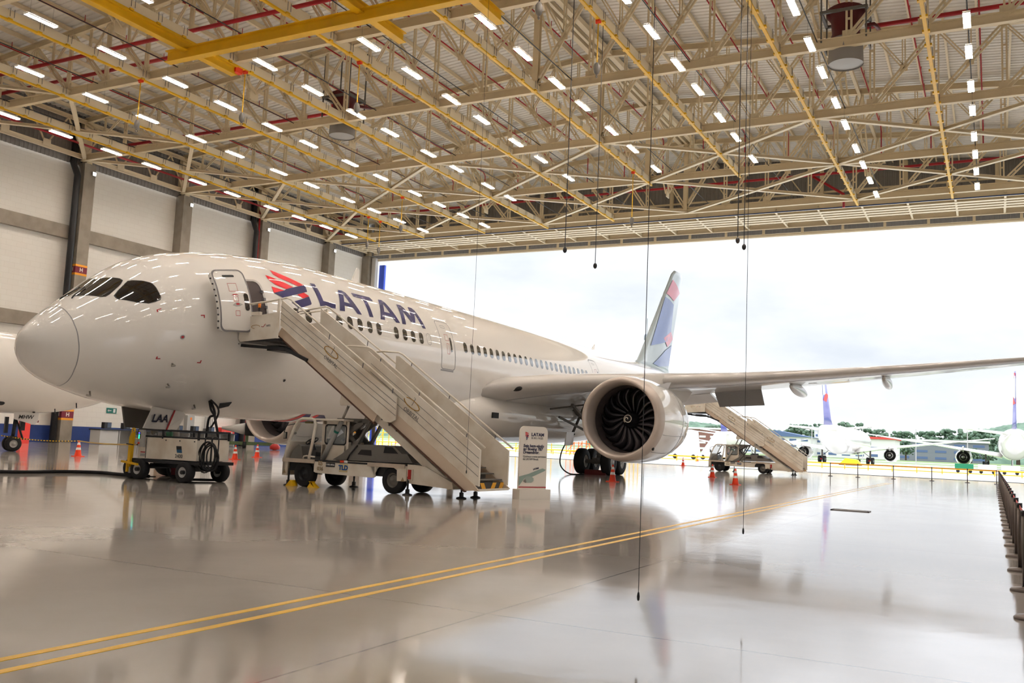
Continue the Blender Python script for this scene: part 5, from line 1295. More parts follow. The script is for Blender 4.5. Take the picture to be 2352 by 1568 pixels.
# ------------------------------------------------------------------ ground power cart
def gpu():
    gx, gy = -22.5, 19.25
    t = thing('ground_power_cart', 'white ground power cart numbered 2400 with four wheels below the nose gear door', 'ground power unit', (gx, gy, 0), 0)
    def B(mb, nm, m, parent=None): return mb.build(nm, m, parent or t, LOCAL)
    b = MB(); b.box((1.1, .75, .56), (2.9, 1.35, .09)); B(b, 'deck', M['black_paint'])
    b1 = B(MB().box((.52, .72, .93), (1.02, 1.2, .62)), 'left_cabinet', M['white2']); b2 = B(MB().box((1.72, .72, .94), (1.36, 1.25, .62)), 'right_cabinet', M['white2'])
    b = MB(); b.box((1.07, .12, .93), (.02, .02, .6)); b.box((.34, .115, .93), (.012, .02, .6)); B(b, 'panel_gap', M['black_paint'])
    b = MB()
    for x in (1.16, 1.72, 2.30): b.cyl((x, .095, 1.18), (x, .085, 1.18), .02, 10)
    B(b, 'latch', M['black_paint'], b2)
    k = text_mb('2400', .15, bold=.003); k.xf(frame((1.72, .09, .74), (1, 0, 0), (0, 0, 1))); B(k, 'lettering', M['logogrey'], b2)
    b = MB(); b.prism([(1.6, .092, 1.0), (1.80, .092, 1.0), (1.84, .092, .84), (1.64, .092, .84)], (0, -.004, 0)); B(b, 'maker_badge', mat('badge_blue', (30, 90, 130), .4), b2)
    b = MB(); b.prism([(1.6, .088, 1.03), (1.80, .088, 1.03), (1.82, .088, .93), (1.62, .088, .93)], (0, -.004, 0)); B(b, 'maker_badge_top', M['black_paint'], b2)
    B(MB().box((.22, .11, .80), (.18, .01, .03)), 'warning_label', M['markred'], b1); B(MB().box((.22, .11, .72), (.18, .01, .08)), 'label', M['grey_l'], b1)
    b = MB(); b.box((.20, .06, 1.20), (.2, .08, .5)); B(b, 'remote_panel', M['grey_l']); b = MB(); b.box((.13, .015, 1.28), (.09, .01, .2)); B(b, 'display', M['black_paint']); b = MB(); b.box((.13, .008, 1.25), (.035, .01, .12)); B(b, 'green_lamp', M['ledgreen']); B(MB().box((.13, .008, 1.35), (.05, .01, .03)), 'blue_lamp', M['ledblue']); B(MB().box((.13, .008, 1.06), (.06, .02, .05)), 'stop_button', M['orange'])
    b = MB()
    for x in (0, 1.0, 2.42): 
        for y in (.12, 1.3): b.box((x, y, 1.34), (.05, .05, .24))
    b.bar((0, .12, 1.46), (2.44, .12, 1.46), .05, .05); b.bar((0, 1.3, 1.46), (2.44, 1.3, 1.46), .05, .05); b.bar((2.44, .12, 1.46), (2.44, 1.3, 1.46), .05, .05); b.box((1.2, .7, 1.27), (2.4, 1.1, .04)); B(b, 'top_rack', M['black_paint'])
    b = MB(); b.cyl((.75, .5, 1.28), (.75, .5, 1.42), .05, 8); b.cyl((.9, .5, 1.28), (.9, .5, 1.42), .05, 8); B(b, 'canister', mat('can_green', (60, 110, 80), .5))
    for x in (.18, 2.02):
        for y in (.1, 1.45):
            t_, h_ = MB(), MB(); r_ = .3
            t_.lathe([(r_ * .5, -.12), (r_ * .88, -.13), (r_, -.08), (r_, .08), (r_ * .88, .13), (r_ * .5, .12)], (x, y, r_), 'y', 24)
            h_.lathe([(r_ * .55, -.11), (r_ * .48, -.1), (r_ * .4, -.04), (r_ * .2, -.05), (0, -.05)], (x, y, r_), 'y', 20); wo_ = B(t_, 'wheel', M['black']); B(h_, 'hub', M['bwhite'], wo_)
            B(MB().cyl((x, y - .15, r_), (x, y + .0, r_), .06, 8), 'hub_cap', M['black_paint'], wo_)
    b = MB(); b.box((.18, .75, .38), (.2, 1.3, .12)); b.box((2.02, .75, .38), (.2, 1.3, .12)); b.box((1.1, .75, .42), (2.2, .3, .1)); B(b, 'axle', M['black_paint'])
    B(MB().box((1.05, .9, .30), (.5, .4, .28)), 'fuel_tank', M['maroon'])
    # tow bar, folded up
    b = MB(); b.prism([(-.28, .0, .35), (-.18, .0, .35), (-.13, .0, 1.35), (-.20, .0, 1.36), (-.27, .0, 1.2)], (0, .1, 0)); b.torus((-.165, .05, 1.42), .06, .025, 'y', 14, 6); B(b, 'tow_bar', M['yellow'])
    b = MB(); b.bar((-.5, 0, .50), (.28, -.1, .44), .07, .06); b.bar((-.25, 0, .2), (-.25, 0, .5), .06, .06); B(b, 'steering_crossbar', M['yellow'])
    b = MB(); b.bar((-.3, -.05, 1.02), (-.02, -.05, 1.0), .03, .03); B(b, 'grip', M['black_paint'])
    t_, h_ = MB(), MB(); t_.lathe([(.15, -.12), (.27, -.13), (.3, -.08), (.3, .08), (.27, .13), (.15, .12)], (-.42, .35, .3), 'y', 24); h_.lathe([(.16, -.1), (.1, -.05), (0, -.05)], (-.42, .35, .3), 'y', 16); wo_ = B(t_, 'wheel', M['black']); B(h_, 'hub', M['grey_l'], wo_)
    # hose rack and coil
    b = MB()
    for x in (2.5, 2.75):
        b.tube([(x, .3, .6), (x, .3, 1.25), (x + .05, .35, 1.32), (x + .12, .4, 1.32), (x + .17, .4, 1.25), (x + .17, .4, .6)], .02, 6)
    b.bar((2.4, .3, .58), (3.0, .3, .58), .05, .05); B(b, 'hose_rack', M['black_paint'])
    for k in range(6):
        b = MB(); c = (2.70 + .03 * k, .18 + .05 * (k % 3), .76 + .02 * math.sin(k)); r_ = .38 - .018 * k
        pts = [(c[0] + r_ * .85 * math.cos(q) + .03 * math.sin(k * 2 + q), c[1], c[2] + r_ * 1.15 * math.sin(q)) for q in [2 * PI * j / 24 for j in range(25)]]
        b.tube(pts, .02, 6); B(b, 'coiled_hose', M['black'])
gpu()
def hose(nm, pts, r, label, cat='hose', m='black', n=8):
    # smooth through the points
    P_ = [Vector(p) for p in pts]; out = []
    for i in range(len(P_) - 1):
        p0, p1, p2, p3 = P_[max(i - 1, 0)], P_[i], P_[i + 1], P_[min(i + 2, len(P_) - 1)]
        for k in range(8):
            t = k / 8; out.append(.5 * ((2 * p1) + (-p0 + p2) * t + (2 * p0 - 5 * p1 + 4 * p2 - p3) * t * t + (-p0 + 3 * p1 - 3 * p2 + p3) * t ** 3))
    out.append(P_[-1]); return tag(MB().tube(out, r, n).build(nm, M[m]), label, cat)
hose('power_hose', [(-21.75, 21.36, 2.42), (-21.25, 21.05, 2.1), (-21.05, 20.9, 1.87), (-20.88, 20.9, 1.37), (-20.8, 20.9, .98), (-20.62, 20.9, .46), (-20.42, 20.85, .08), (-20.65, 20.7, .05), (-20.95, 20.3, .05), (-21.2, 19.9, .05)], .04, 'black power hose falling from the belly socket to the floor, right strand')
hose('power_hose', [(-21.85, 21.4, 2.42), (-21.35, 21.0, 2.15), (-21.1, 20.88, 1.98), (-21.27, 20.88, 1.9), (-21.33, 20.88, 1.55), (-21.34, 20.88, 1.2), (-21.3, 20.85, .85), (-21.2, 20.8, .6)], .035, 'black power hose bent down behind the ground power cart, left strand')
hose('power_hose', [(-21.68, 21.3, 2.45), (-21.2, 21.1, 2.25), (-20.98, 20.95, 2.05), (-21.1, 20.95, 1.8), (-21.2, 20.9, 1.6)], .03, 'short looped black hose tied below the belly socket')
hose('floor_cable', [(-60, -2, .045), (-40, 9, .045), (-30, 14.6, .045), (-25.95, 17.4, .05), (-25.7, 19.2, .05), (-25.0, 20.1, .05), (-24.0, 20.0, .05), (-22.6, 19.95, .06)], .05, 'thick black cable lying on the floor from the left edge to the ground power cart', 'cable')
hose('floor_cable', [(-25.3, 19.9, .03), (-24.3, 20.35, .03), (-23.2, 20.2, .03), (-22.5, 20.1, .05)], .02, 'thin black cable lying beside the thick one at the power cart', 'cable')
hose('air_hose', [(-19.8, 45.4, 2.1), (-20.1, 45.0, 1.6), (-20.2, 44.6, 1.0), (-20.0, 44.2, .4), (-19.4, 44.0, .04), (-18.9, 44.6, .04), (-19.2, 45.2, .04)], .035, 'thin black hose hanging under the belly beside the main wheels')

# ------------------------------------------------------------------ welcome totem
def totem():
    a = Vector((-11.60, 22.89, 0)); c = Vector((-11.10, 23.82, 0)); d = (c - a).normalized(); wd = (c - a).length
    ang = math.atan2(d.y, d.x)
    t = thing('welcome_totem', 'tall cream LATAM welcome sign on a low plinth beside the foot of the stairs', 'sign', tuple((a + c) / 2), ang)
    # local x along the face (left to right as read), local -y is the front
    def B(mb, nm, m, parent=None): return mb.build(nm, m, parent or t, LOCAL)
    B(MB().box((0, .12, .14), (wd, .34, .28)), 'plinth', M['signw'])
    w2 = wd * .445; top = 2.02; r_ = .16; pts = [(-w2, .28)]
    for k in range(7): q = R(180 - 90 * k / 6); pts.append((-w2 + r_ + r_ * math.cos(q), top - r_ + r_ * math.sin(q)))
    for k in range(7): q = R(90 - 90 * k / 6); pts.append((w2 - r_ + r_ * math.cos(q), top - r_ + r_ * math.sin(q)))
    pts.append((w2, .28))
    bd = B(MB().prism([(x, .10, z) for x, z in pts], (0, .06, 0)), 'panel', M['signw'])
    y = .094
    def tx(s_, x, z, size, m, bold=0., sh=0., nm='lettering', left=True, sp=1.):
        k = text_mb(s_, size, bold=bold, shear=sh, spacing=sp, extrude=.002)
        if left:
            mn = min(v[0] for v in k.v); x = x - mn
        k.xf(frame((x, y, z), (1, 0, 0), (0, 0, 1))); return B(k, nm, m, bd)
    ink = mat('sign_ink', (30, 26, 66), .5); ink2 = mat('sign_ink_grey', (96, 92, 96), .5)
    L = -w2
    sc = 2 * w2 / 1.0
    tx('LATAM', L + .40 * sc, 1.79, .135 * sc, ink, .004, sp=1.12); tx('AIRLINES', L + .40 * sc, 1.695, .082 * sc, ink2, sp=1.35)
    tx('Seja bem-vindo', L + .12 * sc, 1.475, .122 * sc, ink, .003, .15); tx('ao Boeing 787', L + .12 * sc, 1.385, .122 * sc, ink, .003, .15); tx('Dreamliner.', L + .12 * sc, 1.295, .122 * sc, ink, .003, .15)
    tx('Conhe\u00e7a a nova aeronave', L + .12 * sc, 1.18, .081 * sc, ink2); tx('da LATAM Brasil.', L + .12 * sc, 1.105, .081 * sc, ink2)
    # small stacked-stripes emblem
    for k in range(3):
        z = 1.86 - k * .045; B(MB().prism([(L + .17 * sc, y, z), (L + .28 * sc, y, z - .03), (L + .30 * sc, y, z - .055), (L + .18 * sc, y, z - .03)], (0, -.002, 0)), 'emblem_stripe', M['lred'], bd)
    for k in range(3):
        z = 1.76 - k * .045; B(MB().prism([(L + (.19 + .01 * k) * sc, y, z - .01), (L + (.29 - .02 * k) * sc, y, z + .02), (L + (.30 - .02 * k) * sc, y, z + .0), (L + (.20 + .01 * k) * sc, y, z - .035)], (0, -.002, 0)), 'emblem_stripe', M['navy'], bd)
    B(MB().box((0, y, .335), (2 * w2, .004, .03)), 'base_line', M['markred'], bd)
    # printed airliner
    g_ = [(-.0, .50), (-.0, .60), (.30, .67), (.60, .76), (.85, .86), (.97, .855), (.94, .80), (.75, .74), (.55, .68), (.45, .655)]
    B(MB().prism([(L + x * sc, y, .28 + (z - .28) * .98) for x, z in [(0, .63), (.35, .71), (.7, .83), (.85, .87), (.97, .835), (.93, .80), (.72, .72), (.45, .62), (.2, .58), (0, .36)]], (0, -.002, 0)), 'printed_airliner', M['tealplane'], bd)
    B(MB().prism([(L + x * sc, y - .003, z) for x, z in [(.20, .60), (.28, .64), (.45, .63), (.53, .58), (.53, .51), (.45, .46), (.27, .46), (.22, .52)]], (0, -.002, 0)), 'printed_engine', mat('poster_engine', (168, 182, 172), .5), bd)
    B(MB().prism([(L + x * sc, y - .006, z) for x, z in [(.15, .50), (.22, .56), (.27, .50), (.26, .45), (.19, .47)]], (0, -.002, 0)), 'printed_exhaust', M['logogrey'], bd)
    k = text_mb('LATAM', .065 * sc, bold=.003, shear=.1, extrude=.002); k.xf(frame((L + .60 * sc, y - .004, .845), (1, 0, .22), (-.22, 0, 1))); B(k, 'printed_name', ink, bd)
totem()

# ------------------------------------------------------------------ traffic cones
def cone_mesh():
    t = thing('traffic_cone', '', 'traffic cone', (0, 0, 0))
    b = MB(); b.box((0, 0, .015), (.42, .42, .03)); b.build('base', M['orange'], t, LOCAL)
    b = MB(); b.lathe([(.16, .03), (.125, .20), (.112, .31)], (0, 0, 0), 'z', 20); b.lathe([(.093, .42), (.074, .54)], (0, 0, 0), 'z', 20); b.lathe([(.052, .65), (.034, .745), (.0, .75)], (0, 0, 0), 'z', 20); b.build('body', M['orange'], t, LOCAL)
    b = MB(); b.lathe([(.112, .31), (.093, .42)], (0, 0, 0), 'z', 20); b.lathe([(.074, .54), (.052, .65)], (0, 0, 0), 'z', 20); b.build('reflective_band', M['reflect'], t, LOCAL)
    return t
cp = cone_mesh(); KIDS[cp.name] = list(cp.children); fst = True
for x, y, lab in ((-37.81, 29.16, 'red and white cone at the left end of the black and yellow chain'), (-35.12, 36.46, 'red and white cone left of the stairs truck, nearer of two'), (-37.94, 41.15, 'red and white cone left of the stairs truck, farther of two'),
                  (-14.85, 38.36, 'orange cone below the big engine in front of the main wheels'), (-14.35, 52.78, 'orange cone in front of the cab of the far stairs truck'), (-10.74, 43.52, 'orange cone at the middle of the far stairs truck, the nearest right of the engine'),
                  (-25.06, 82.2, 'small orange cone on the door threshold left of the far stairs truck'), (-33.5, 116, 'tiny orange cone out on the apron left of the far stairs')):
    o = cp if fst else copy_tree(cp); fst = False; o.location = (x, y, 0); o['label'] = lab; o.rotation_euler = (0, 0, R(random.uniform(-20, 20)))
    if x < -35: 
        pass

# ------------------------------------------------------------------ belt stanchions
def stanchion():
    t = thing('belt_stanchion', '', 'stanchion', (0, 0, 0), group='belt barrier posts')
    b = MB(); b.lathe([(.175, 0), (.175, .018), (.15, .04), (.04, .05), (.04, .06)], (0, 0, 0), 'z', 26); b.build('base', M['stanch'], t, LOCAL)
    MB().cyl((0, 0, .04), (0, 0, .96), .032, 14).build('post', M['stanch'], t, LOCAL)
    b = MB(); b.cyl((0, 0, .93), (0, 0, 1.0), .04, 14); b.box((0, .045, .95), (.05, .03, .06)); b.build('belt_head', M['black_paint'], t, LOCAL)
    return t
sp_ = stanchion(); KIDS[sp_.name] = list(sp_.children); fst = True
row = [11.15, 13.5, 15.9, 18.2, 20.5, 22.6, 24.8, 27.0, 29.1, 31.2, 33.5, 35.9, 38.4, 41.0, 43.6, 46.4, 49.2, 52.2, 55.4, 58.7, 62.2, 65.8, 69.6]
spots = [(.33 - (y - 11) * .0015, y, 'grey belt post in the row at the right edge, %s from the near end' % ORD[i]) for i, y in enumerate(row)]
spots += [(.12, 74.4, 'dark belt post at the far corner where the two rows meet')]
far = [(-1.73, 74.3), (-4.05, 74.2), (-6.57, 73.5), (-8.96, 72.96), (-10.82, 72.4)]
spots += [(x, y, 'dark belt post in the far row along the door, %s left of the corner' % ORD[i]) for i, (x, y) in enumerate(far)]
for x, y, lab in spots:
    o = sp_ if fst else copy_tree(sp_); fst = False; o.location = (x, y, 0); o['label'] = lab
pp = [(.12, 74.4)] + far
for i in range(5):
    o = MB().bar((pp[i][0], pp[i][1], .95), (pp[i + 1][0], pp[i + 1][1], .95), .006, .05).build('retractable_belt', M['belt'])
    tag(o, 'red belt stretched in the far row, %s span left of the corner' % ORD[i], 'belt', 'red barrier belts')
rw = [(s_[0], s_[1]) for s_ in spots[:24]]
for i in range(23):
    o = MB().bar((rw[i][0], rw[i][1], .95), (rw[i + 1][0], rw[i + 1][1], .95), .004, .05).build('retractable_belt', M['belt'])
    tag(o, 'red belt between posts of the right edge row, %s span from the near end' % ORD[i], 'belt', 'red barrier belts')

# floor hatch
t = thing('floor_hatch', 'narrow steel hatch frame let into the floor at the right', 'hatch', (-3.72, 28.72, 0))
b = MB(); 
for y in (28.5, 28.95): b.box((-3.72, y, .01), (1.05, .06, .02))
for x in (-4.22, -3.22): b.box((x, 28.72, .01), (.06, .5, .02))
b.build('frame', M['seal'], t); MB().box((-3.72, 28.72, .006), (.94, .4, .012)).build('cover', M['clad'], t)

# black and yellow chain between the smaller airliner and the power cart
def chain(p, q, sag, label):
    m1 = M['yl']; m2 = M['black_paint']; p, q = Vector(p), Vector(q); n = max(20, int((q - p).length / .12)); b = MB()
    for i in range(n):
        f0, f1 = i / n, (i + 1) / n; g = lambda f: p.lerp(q, f) - Vector((0, 0, sag * 4 * f * (1 - f)))
        b.cur = i % 2; b.cyl(g(f0), g(f1), .028, 6, caps=False)
    tag(b.build('barrier_chain', [m1, m2]), label, 'chain', 'black and yellow barrier chains')
chain((-44.2, 29.6, .75), (-37.81, 29.16, .72), .1, 'black and yellow barrier chain from the small airliner to the cone')
chain((-37.81, 29.16, .72), (-22.8, 19.6, 1.0), .05, 'black and yellow barrier chain from the cone to the power cart')
chain((-52, 44, .75), (-42, 38, .75), .1, 'black and yellow barrier chain further back beside the concrete column')

# ------------------------------------------------------------------ things along the left wall
cw = thing('service_counter', 'long grey counter with open compartments along the left wall', 'counter', (-59.5, 54, 0))
b = MB(); b.box((-59.6, 54.2, 1.1), (1.3, 14, .08)); b.build('counter_top', M['black_paint'], cw)
for k in range(9):
    MB().box((-59.6, 47.3 + k * 1.72, .55), (1.1, .07, 1.05)).build('divider', M['wood'], cw)
MB().box((-60.1, 54.2, .55), (.06, 13.8, 1.05)).build('back_panel', M['wood'], cw)
MB().box((-59.1, 48.1, .55), (.06, 1.6, 1.05)).build('front_panel', M['wood'], cw)
for k in range(7):
    y = 48.2 + k * 1.75
    m_ = thing('monitor', 'black monitor on the wall counter, %s from the left' % ORD[k], 'monitor', (-59.5, y, 1.14), group='monitors on the wall counter')
    MB().box((-59.6, y, 1.42), (.35, .62, .48)).build('casing', M['black_paint'], m_); MB().box((-59.42, y + .12, 1.44), (.02, .34, .36)).build('screen', M['screen'], m_)
def chair(x, y, lab):
    t = thing('side_chair', lab, 'chair', (x, y, 0), group='black chairs at the wall counter')
    MB().box((x, y, .62), (.42, .42, .04)).build('seat', M['black_paint'], t)
    b = MB()
    for z in (.80, .90, 1.0): b.box((x + .1, y + .2, z), (.36, .03, .05))
    b.build('backrest', M['black_paint'], t)
    for dx in (-.19, .19):
        for dy in (-.19, .19): MB().bar((x + dx, y + dy, 0), (x + dx * .9, y + dy * .9, .62 if dy < 0 else 1.02), .03, .03).build('leg', M['black_paint'], t)
for k, y in enumerate((50.1, 51.9, 53.2, 55.5)): chair(-58.7, y, 'black slatted chair at the wall counter, %s from the left' % ORD[k])
t = thing('exit_sign', 'small green exit sign with white arrow on the left wall', 'sign', (XW, 50.95, 2.42))
MB().box((XW + .04, 50.95, 2.6), (.03, .95, .42)).build('plate', M['tlgreen'], t)
b = MB(); b.bar((XW + .06, 50.62, 2.6), (XW + .06, 50.92, 2.6), .01, .06); b.prism([(XW + .055, 50.55, 2.6), (XW + .055, 50.68, 2.7), (XW + .055, 50.68, 2.5)], (.01, 0, 0)); b.build('arrow', M['reflect'], t)
MB().box((XW + .06, 51.2, 2.6), (.01, .2, .3)).build('symbol', M['reflect'], t)
t = thing('fire_hose_cabinet', 'red fire cabinet with two gauges on the blue foot of the left wall', 'fire cabinet', (XW, 63.4, .7))
MB().box((XW + .25, 63.4, 1.15), (.45, 1.6, 1.0)).build('box', M['boxred'], t); MB().box((XW + .49, 63.4, 1.5), (.02, .3, .12)).build('label_plate', M['reflect'], t)
b = MB()
for y in (63.0, 63.85): b.cyl((XW + .48, y, 1.2), (XW + .5, y, 1.2), .09, 12)
b.build('gauge', M['grey_l'], t)
for i, (y, z0, z1, w_) in enumerate(((57.3, 1.2, 3.2, .7), (58.9, 1.3, 3.5, .8))):
    t = thing('electrical_cabinet', 'tall light grey electrical cabinet on the left wall, %s of two' % ('left', 'right')[i], 'electrical cabinet', (XW, y, z0), group='electrical cabinets')
    MB().box((XW + .25, y, (z0 + z1) / 2), (.4, w_, z1 - z0)).build('box', M['grey_l'], t); MB().box((XW + .46, y, z0 + (z1 - z0) * .45), (.01, .2, .22)).build('warning_sign', M['amber'], t)
t = thing('conduit_bundle', 'bundle of grey vertical conduits with a box on the left wall', 'conduit', (XW + .2, 61.3, 0))
for k in range(5): MB().cyl((XW + .2, 60.8 + k * .22, 0), (XW + .2, 60.8 + k * .22, 3.6), .05, 6).build('conduit', M['grey_l'], t)
MB().box((XW + .3, 61.2, 1.2), (.3, 1.0, .6)).build('junction_box', M['grey'], t)
t = thing('wall_hydrant', 'red hydrant pipe with valve on the left wall behind the small airliner', 'hydrant', (XW + .3, 44.0, 1.2))
MB().cyl((XW + .3, 43.9, 1.3), (XW + .3, 43.9, 3.5), .1, 8).build('pipe', M['red_pipe'], t); MB().bar((XW + .35, 43.4, 1.5), (XW + .35, 44.4, 1.5), .15, .15).build('valve', M['maroon'], t)
t = thing('red_bin', 'red cabinet standing behind the nose gear of the small airliner', 'cabinet', (-58, 39.5, 0))
MB().box((-58, 40.4, .95), (.4, .6, 1.9)).build('body', M['boxred'], t)
t = thing('yellow_tow_tractor', 'yellow equipment at the left edge beside the nose wheels of the small airliner', 'tow equipment', (-45.4, 28.6, 0))
MB().box((-45.6, 28.4, .7), (.8, .7, 1.3)).build('body', M['yl'], t); MB().bar((-45.2, 28.7, 1.2), (-44.6, 29.0, 2.6), .1, .1).build('arm', M['yl'], t); MB().box((-45.4, 28.2, .12), (1.2, 1.0, .24)).build('base_plate', M['black_paint'], t)

# engine on a green transport stand behind the starboard engine
t = thing('engine_stand', 'green engine transport stand on small wheels behind the starboard engine', 'engine stand', (-56, 59, 0))
b = MB(); b.bar((-57.6, 57.5, .40), (-54.2, 60.6, .40), .2, .26); b.bar((-58.4, 58.6, .40), (-55.2, 61.6, .40), .2, .26)
for f_ in (0, .5, 1): b.bar((-57.6 + 3.4 * f_, 57.5 + 3.1 * f_, .42), (-58.4 + 3.2 * f_, 58.6 + 3 * f_, .42), .2, .2)
b.build('chassis', M['green'], t)
b = MB(); b.bar((-56.0, 59.4, .5), (-56.1, 59.5, 1.1), .2, .3); b.bar((-54.6, 60.6, .5), (-55.4, 60.2, 1.0), .12, .12); b.build('cradle', M['green'], t)
for x, y in ((-57.7, 57.4), (-55.9, 59.0), (-54.1, 60.7), (-58.5, 58.6)): MB().cyl((x - .1, y - .1, .27), (x + .1, y + .1, .27), .27, 14).build('wheel', M['black'], t)
t = thing('spare_engine', 'bare jet engine with pointed grey exhaust cone lying on the green stand', 'jet engine', (-56, 59.4, 1.6))
d_ = Vector((.73, .68, 0)).normalized(); c0 = Vector((-56.2, 59.3, 1.62))
b = MB(); b.cyl(c0, c0 + d_ * 2.4, .55, 20, .7); b.build('core', M['dark'], t); MB().cyl(c0 - d_ * 1.9, c0, .1, 20, .5).build('exhaust_cone', M['grey_l'], t)
tag(MB().lathe([(0, .5), (.25, .48), (.42, .3), (.4, .05), (0, 0)], (-52.0, 58.4, 0), 'z', 20).build('red_drum', M['lampred']), 'red round drum on the floor under the starboard engine', 'drum')
# ------------------------------------------------------------------ outdoors
b = MB(); b.box((0, YD + .3 + 65, -.16), (520, 130, .3)); struct(b.build('floor_apron', M['apron']), 'pale concrete apron outside the hangar')
b = MB(); b.cur = 0; b.box((0, 2200, -.25), (5000, 4000, .3))
b.cur = 1
for y0, y1 in ((236, 262), (330, 372)): b.box((0, (y0 + y1) / 2, -.085), (5000, y1 - y0, .05))
b.cur = 0
struct(b.build('floor_grassland', [M['grass'], M['apron']]), 'pale green airfield grass with taxiways')
# low yellow barrier rail on the apron
t = thing('apron_barrier', 'low yellow barrier rail running across the apron', 'barrier', (0, 112, 0))
MB().bar((-120, 118, .62), (40, 107, .62), .1, .16).build('rail', M['yl'], t); MB().bar((-120, 118, .22), (40, 107, .22), .1, .1).build('lower_rail', M['yl'], t)
for k in range(65): MB().bar((-120 + k * 2.5, 118 - k * 2.5 * 11 / 160, 0), (-120 + k * 2.5, 118 - k * 2.5 * 11 / 160, .7), .1, .1).build('post', M['yl'], t)
# yellow docking platforms seen under the stairs
def platform(x, y, w_, h, m, label):
    t = thing('docking_platform', label, 'work platform', (x, y, 0), group='work platforms outside')
    b = MB()
    for i in range(int(w_ / 1.2) + 1):
        for dy in (0, 1.6): b.bar((x + i * 1.2, y + dy, 0), (x + i * 1.2, y + dy, h), .09, .09)
    b.build('frame_posts', m, t)
    b = MB()
    for z in (.4, h * .55, h * .8, h): b.bar((x, y, z), (x + w_, y, z), .09, .09); b.bar((x, y + 1.6, z), (x + w_, y + 1.6, z), .09, .09)
    b.build('rails', m, t)
    b = MB()
    for i in range(int(w_ / 1.2)): b.bar((x + i * 1.2, y, .3), (x + (i + 1) * 1.2, y, h * .55), .07, .07)
    b.build('diagonals', m, t); MB().box((x + w_ / 2, y + .8, h * .55), (w_, 1.6, .08)).build('deck', m, t)
platform(-92, 118, 9, 3.6, M['yl'], 'yellow steel work platform outside, seen under the near stairs, left one')
platform(-84, 122, 5, 3.4, M['orn'], 'orange steel work platform outside, seen under the near stairs')
platform(-79, 126, 5, 3.0, M['yl'], 'yellow steel work platform outside, seen under the near stairs, right one')
platform(-60, 117, 5, 3.6, M['yl'], 'yellow steel work platform outside, behind the foot of the stairs')
platform(-54, 121, 6, 3.0, M['orn'], 'orange steel work platform outside, right of the welcome sign')
platform(-45.5, 119, 3, 4.0, M['yl'], 'narrow yellow steps outside, left of the main wheels')
# mobile white stairs far out
for i, (x, y) in enumerate(((-41.0, 135), (-38.2, 140))):
    t = thing('apron_stairs', 'white mobile stairs far out on the apron, %s one' % ('left', 'right')[i], 'stairs', (x, y, 0), group='white stairs on the apron')
    MB().prism([(x - 2, y, .6), (x + 2, y, .6), (x + 1.6, y, 4.2), (x + .6, y, 4.4)], (0, 1.6, 0)).build('flight', M['bwhite'], t); MB().box((x, y + .8, .5), (4.4, 1.8, .3)).build('chassis', M['bwhite'], t)
    for dx in (-1.4, 1.4): MB().cyl((x + dx, y - .1, .35), (x + dx, y + .2, .35), .35, 12).build('wheel', M['black'], t)
# long white trailers and dollies at the right
for i in range(4):
    x = -3.4 + i * 2.6; y = 131 + i * 1.2
    t = thing('baggage_cart', 'low %s baggage cart on the apron at the right edge, %s from the left' % ('white' if i else 'green', ORD[i]), 'cart', (x, y, 0), group='baggage carts on the apron')
    MB().box((x, y, .75), (2.1, 1.4, .8)).build('box', M['bwhite'] if i else mat('cart_green', (30, 130, 90), .5), t)
    for dx in (-.7, .7): MB().cyl((x + dx, y - .75, .22), (x + dx, y - .6, .22), .22, 10).build('wheel', M['black'], t)
t = thing('yellow_tug', 'yellow tow bar tug under the airliner right of the far stairs', 'tug', (-20, 158, 0)); MB().prism([(-22, 157, .3), (-19, 157, .3), (-19.4, 157, .9), (-21.2, 157, 1.1)], (0, 1.8, 0)).build('body', M['yl'], t); MB().box((-20.5, 157.9, .16), (3.4, 1.4, .32)).build('wheels', M['black'], t)

# buildings
def building(nm, x, y, w_, d_, h, m, label, roof=None, rm=None, win=0, wm=None):
    t = thing(nm, label, 'building', (x, y, 0))
    MB().box((x, y, h / 2), (w_, d_, h)).build('wall', m, t)
    if roof == 'gable': MB().prism([(x - w_ / 2 - 1, y - d_ / 2 - 1, h), (x + w_ / 2 + 1, y - d_ / 2 - 1, h), (x, y - d_ / 2 - 1, h + w_ * .09)], (0, d_ + 2, 0)).build('roof', rm, t)
    elif roof == 'band': MB().box((x, y, h + .6), (w_ + 1.5, d_ + 1.5, 1.2)).build('roof', rm, t)
    for r_ in range(max(1, int(h / 4)) if win else 0):
        for k in range(win):
            MB().box((x - w_ / 2 + (k + .5) * w_ / win, y - d_ / 2 - .05, 2 + r_ * 4), (w_ / win * .6, .1, 1.4)).build('window', wm or M['bblue'], t)
building('warehouse', -34, 640, 62, 40, 12, M['bgrey'], 'long grey warehouse beyond the airfield between the two parked airliners', 'band', M['bwhite'], 6)
building('white_terminal', -66, 560, 36, 30, 11, M['bwhite'], 'white building with red roof edge beyond the airfield', 'band', M['broof'], 5)
building('blue_hall', -128, 640, 44, 30, 12, M['bwhite'], 'white and blue hall beyond the airfield behind the parked airliner', 'gable', M['bblue'], 6)
building('brick_office', -196, 640, 90, 30, 15, M['brick'], 'low brick building beyond the airfield right of the far stairs', 'band', M['bwhite'], 12, M['bwhite'])
building('small_office', -98, 660, 20, 16, 18, M['bwhite'], 'small white block beyond the airfield', 'band', M['bgrey'], 4)
building('pale_hangar', -330, 620, 120, 40, 16, M['bwhite'], 'pale low hangar seen left of the far stairs', 'band', M['bgrey'], 8)
building('far_shed', -560, 640, 120, 40, 12, M['bgrey'], 'pale shed far beyond the airfield behind the main wheels', 'band', M['bwhite'], 8)
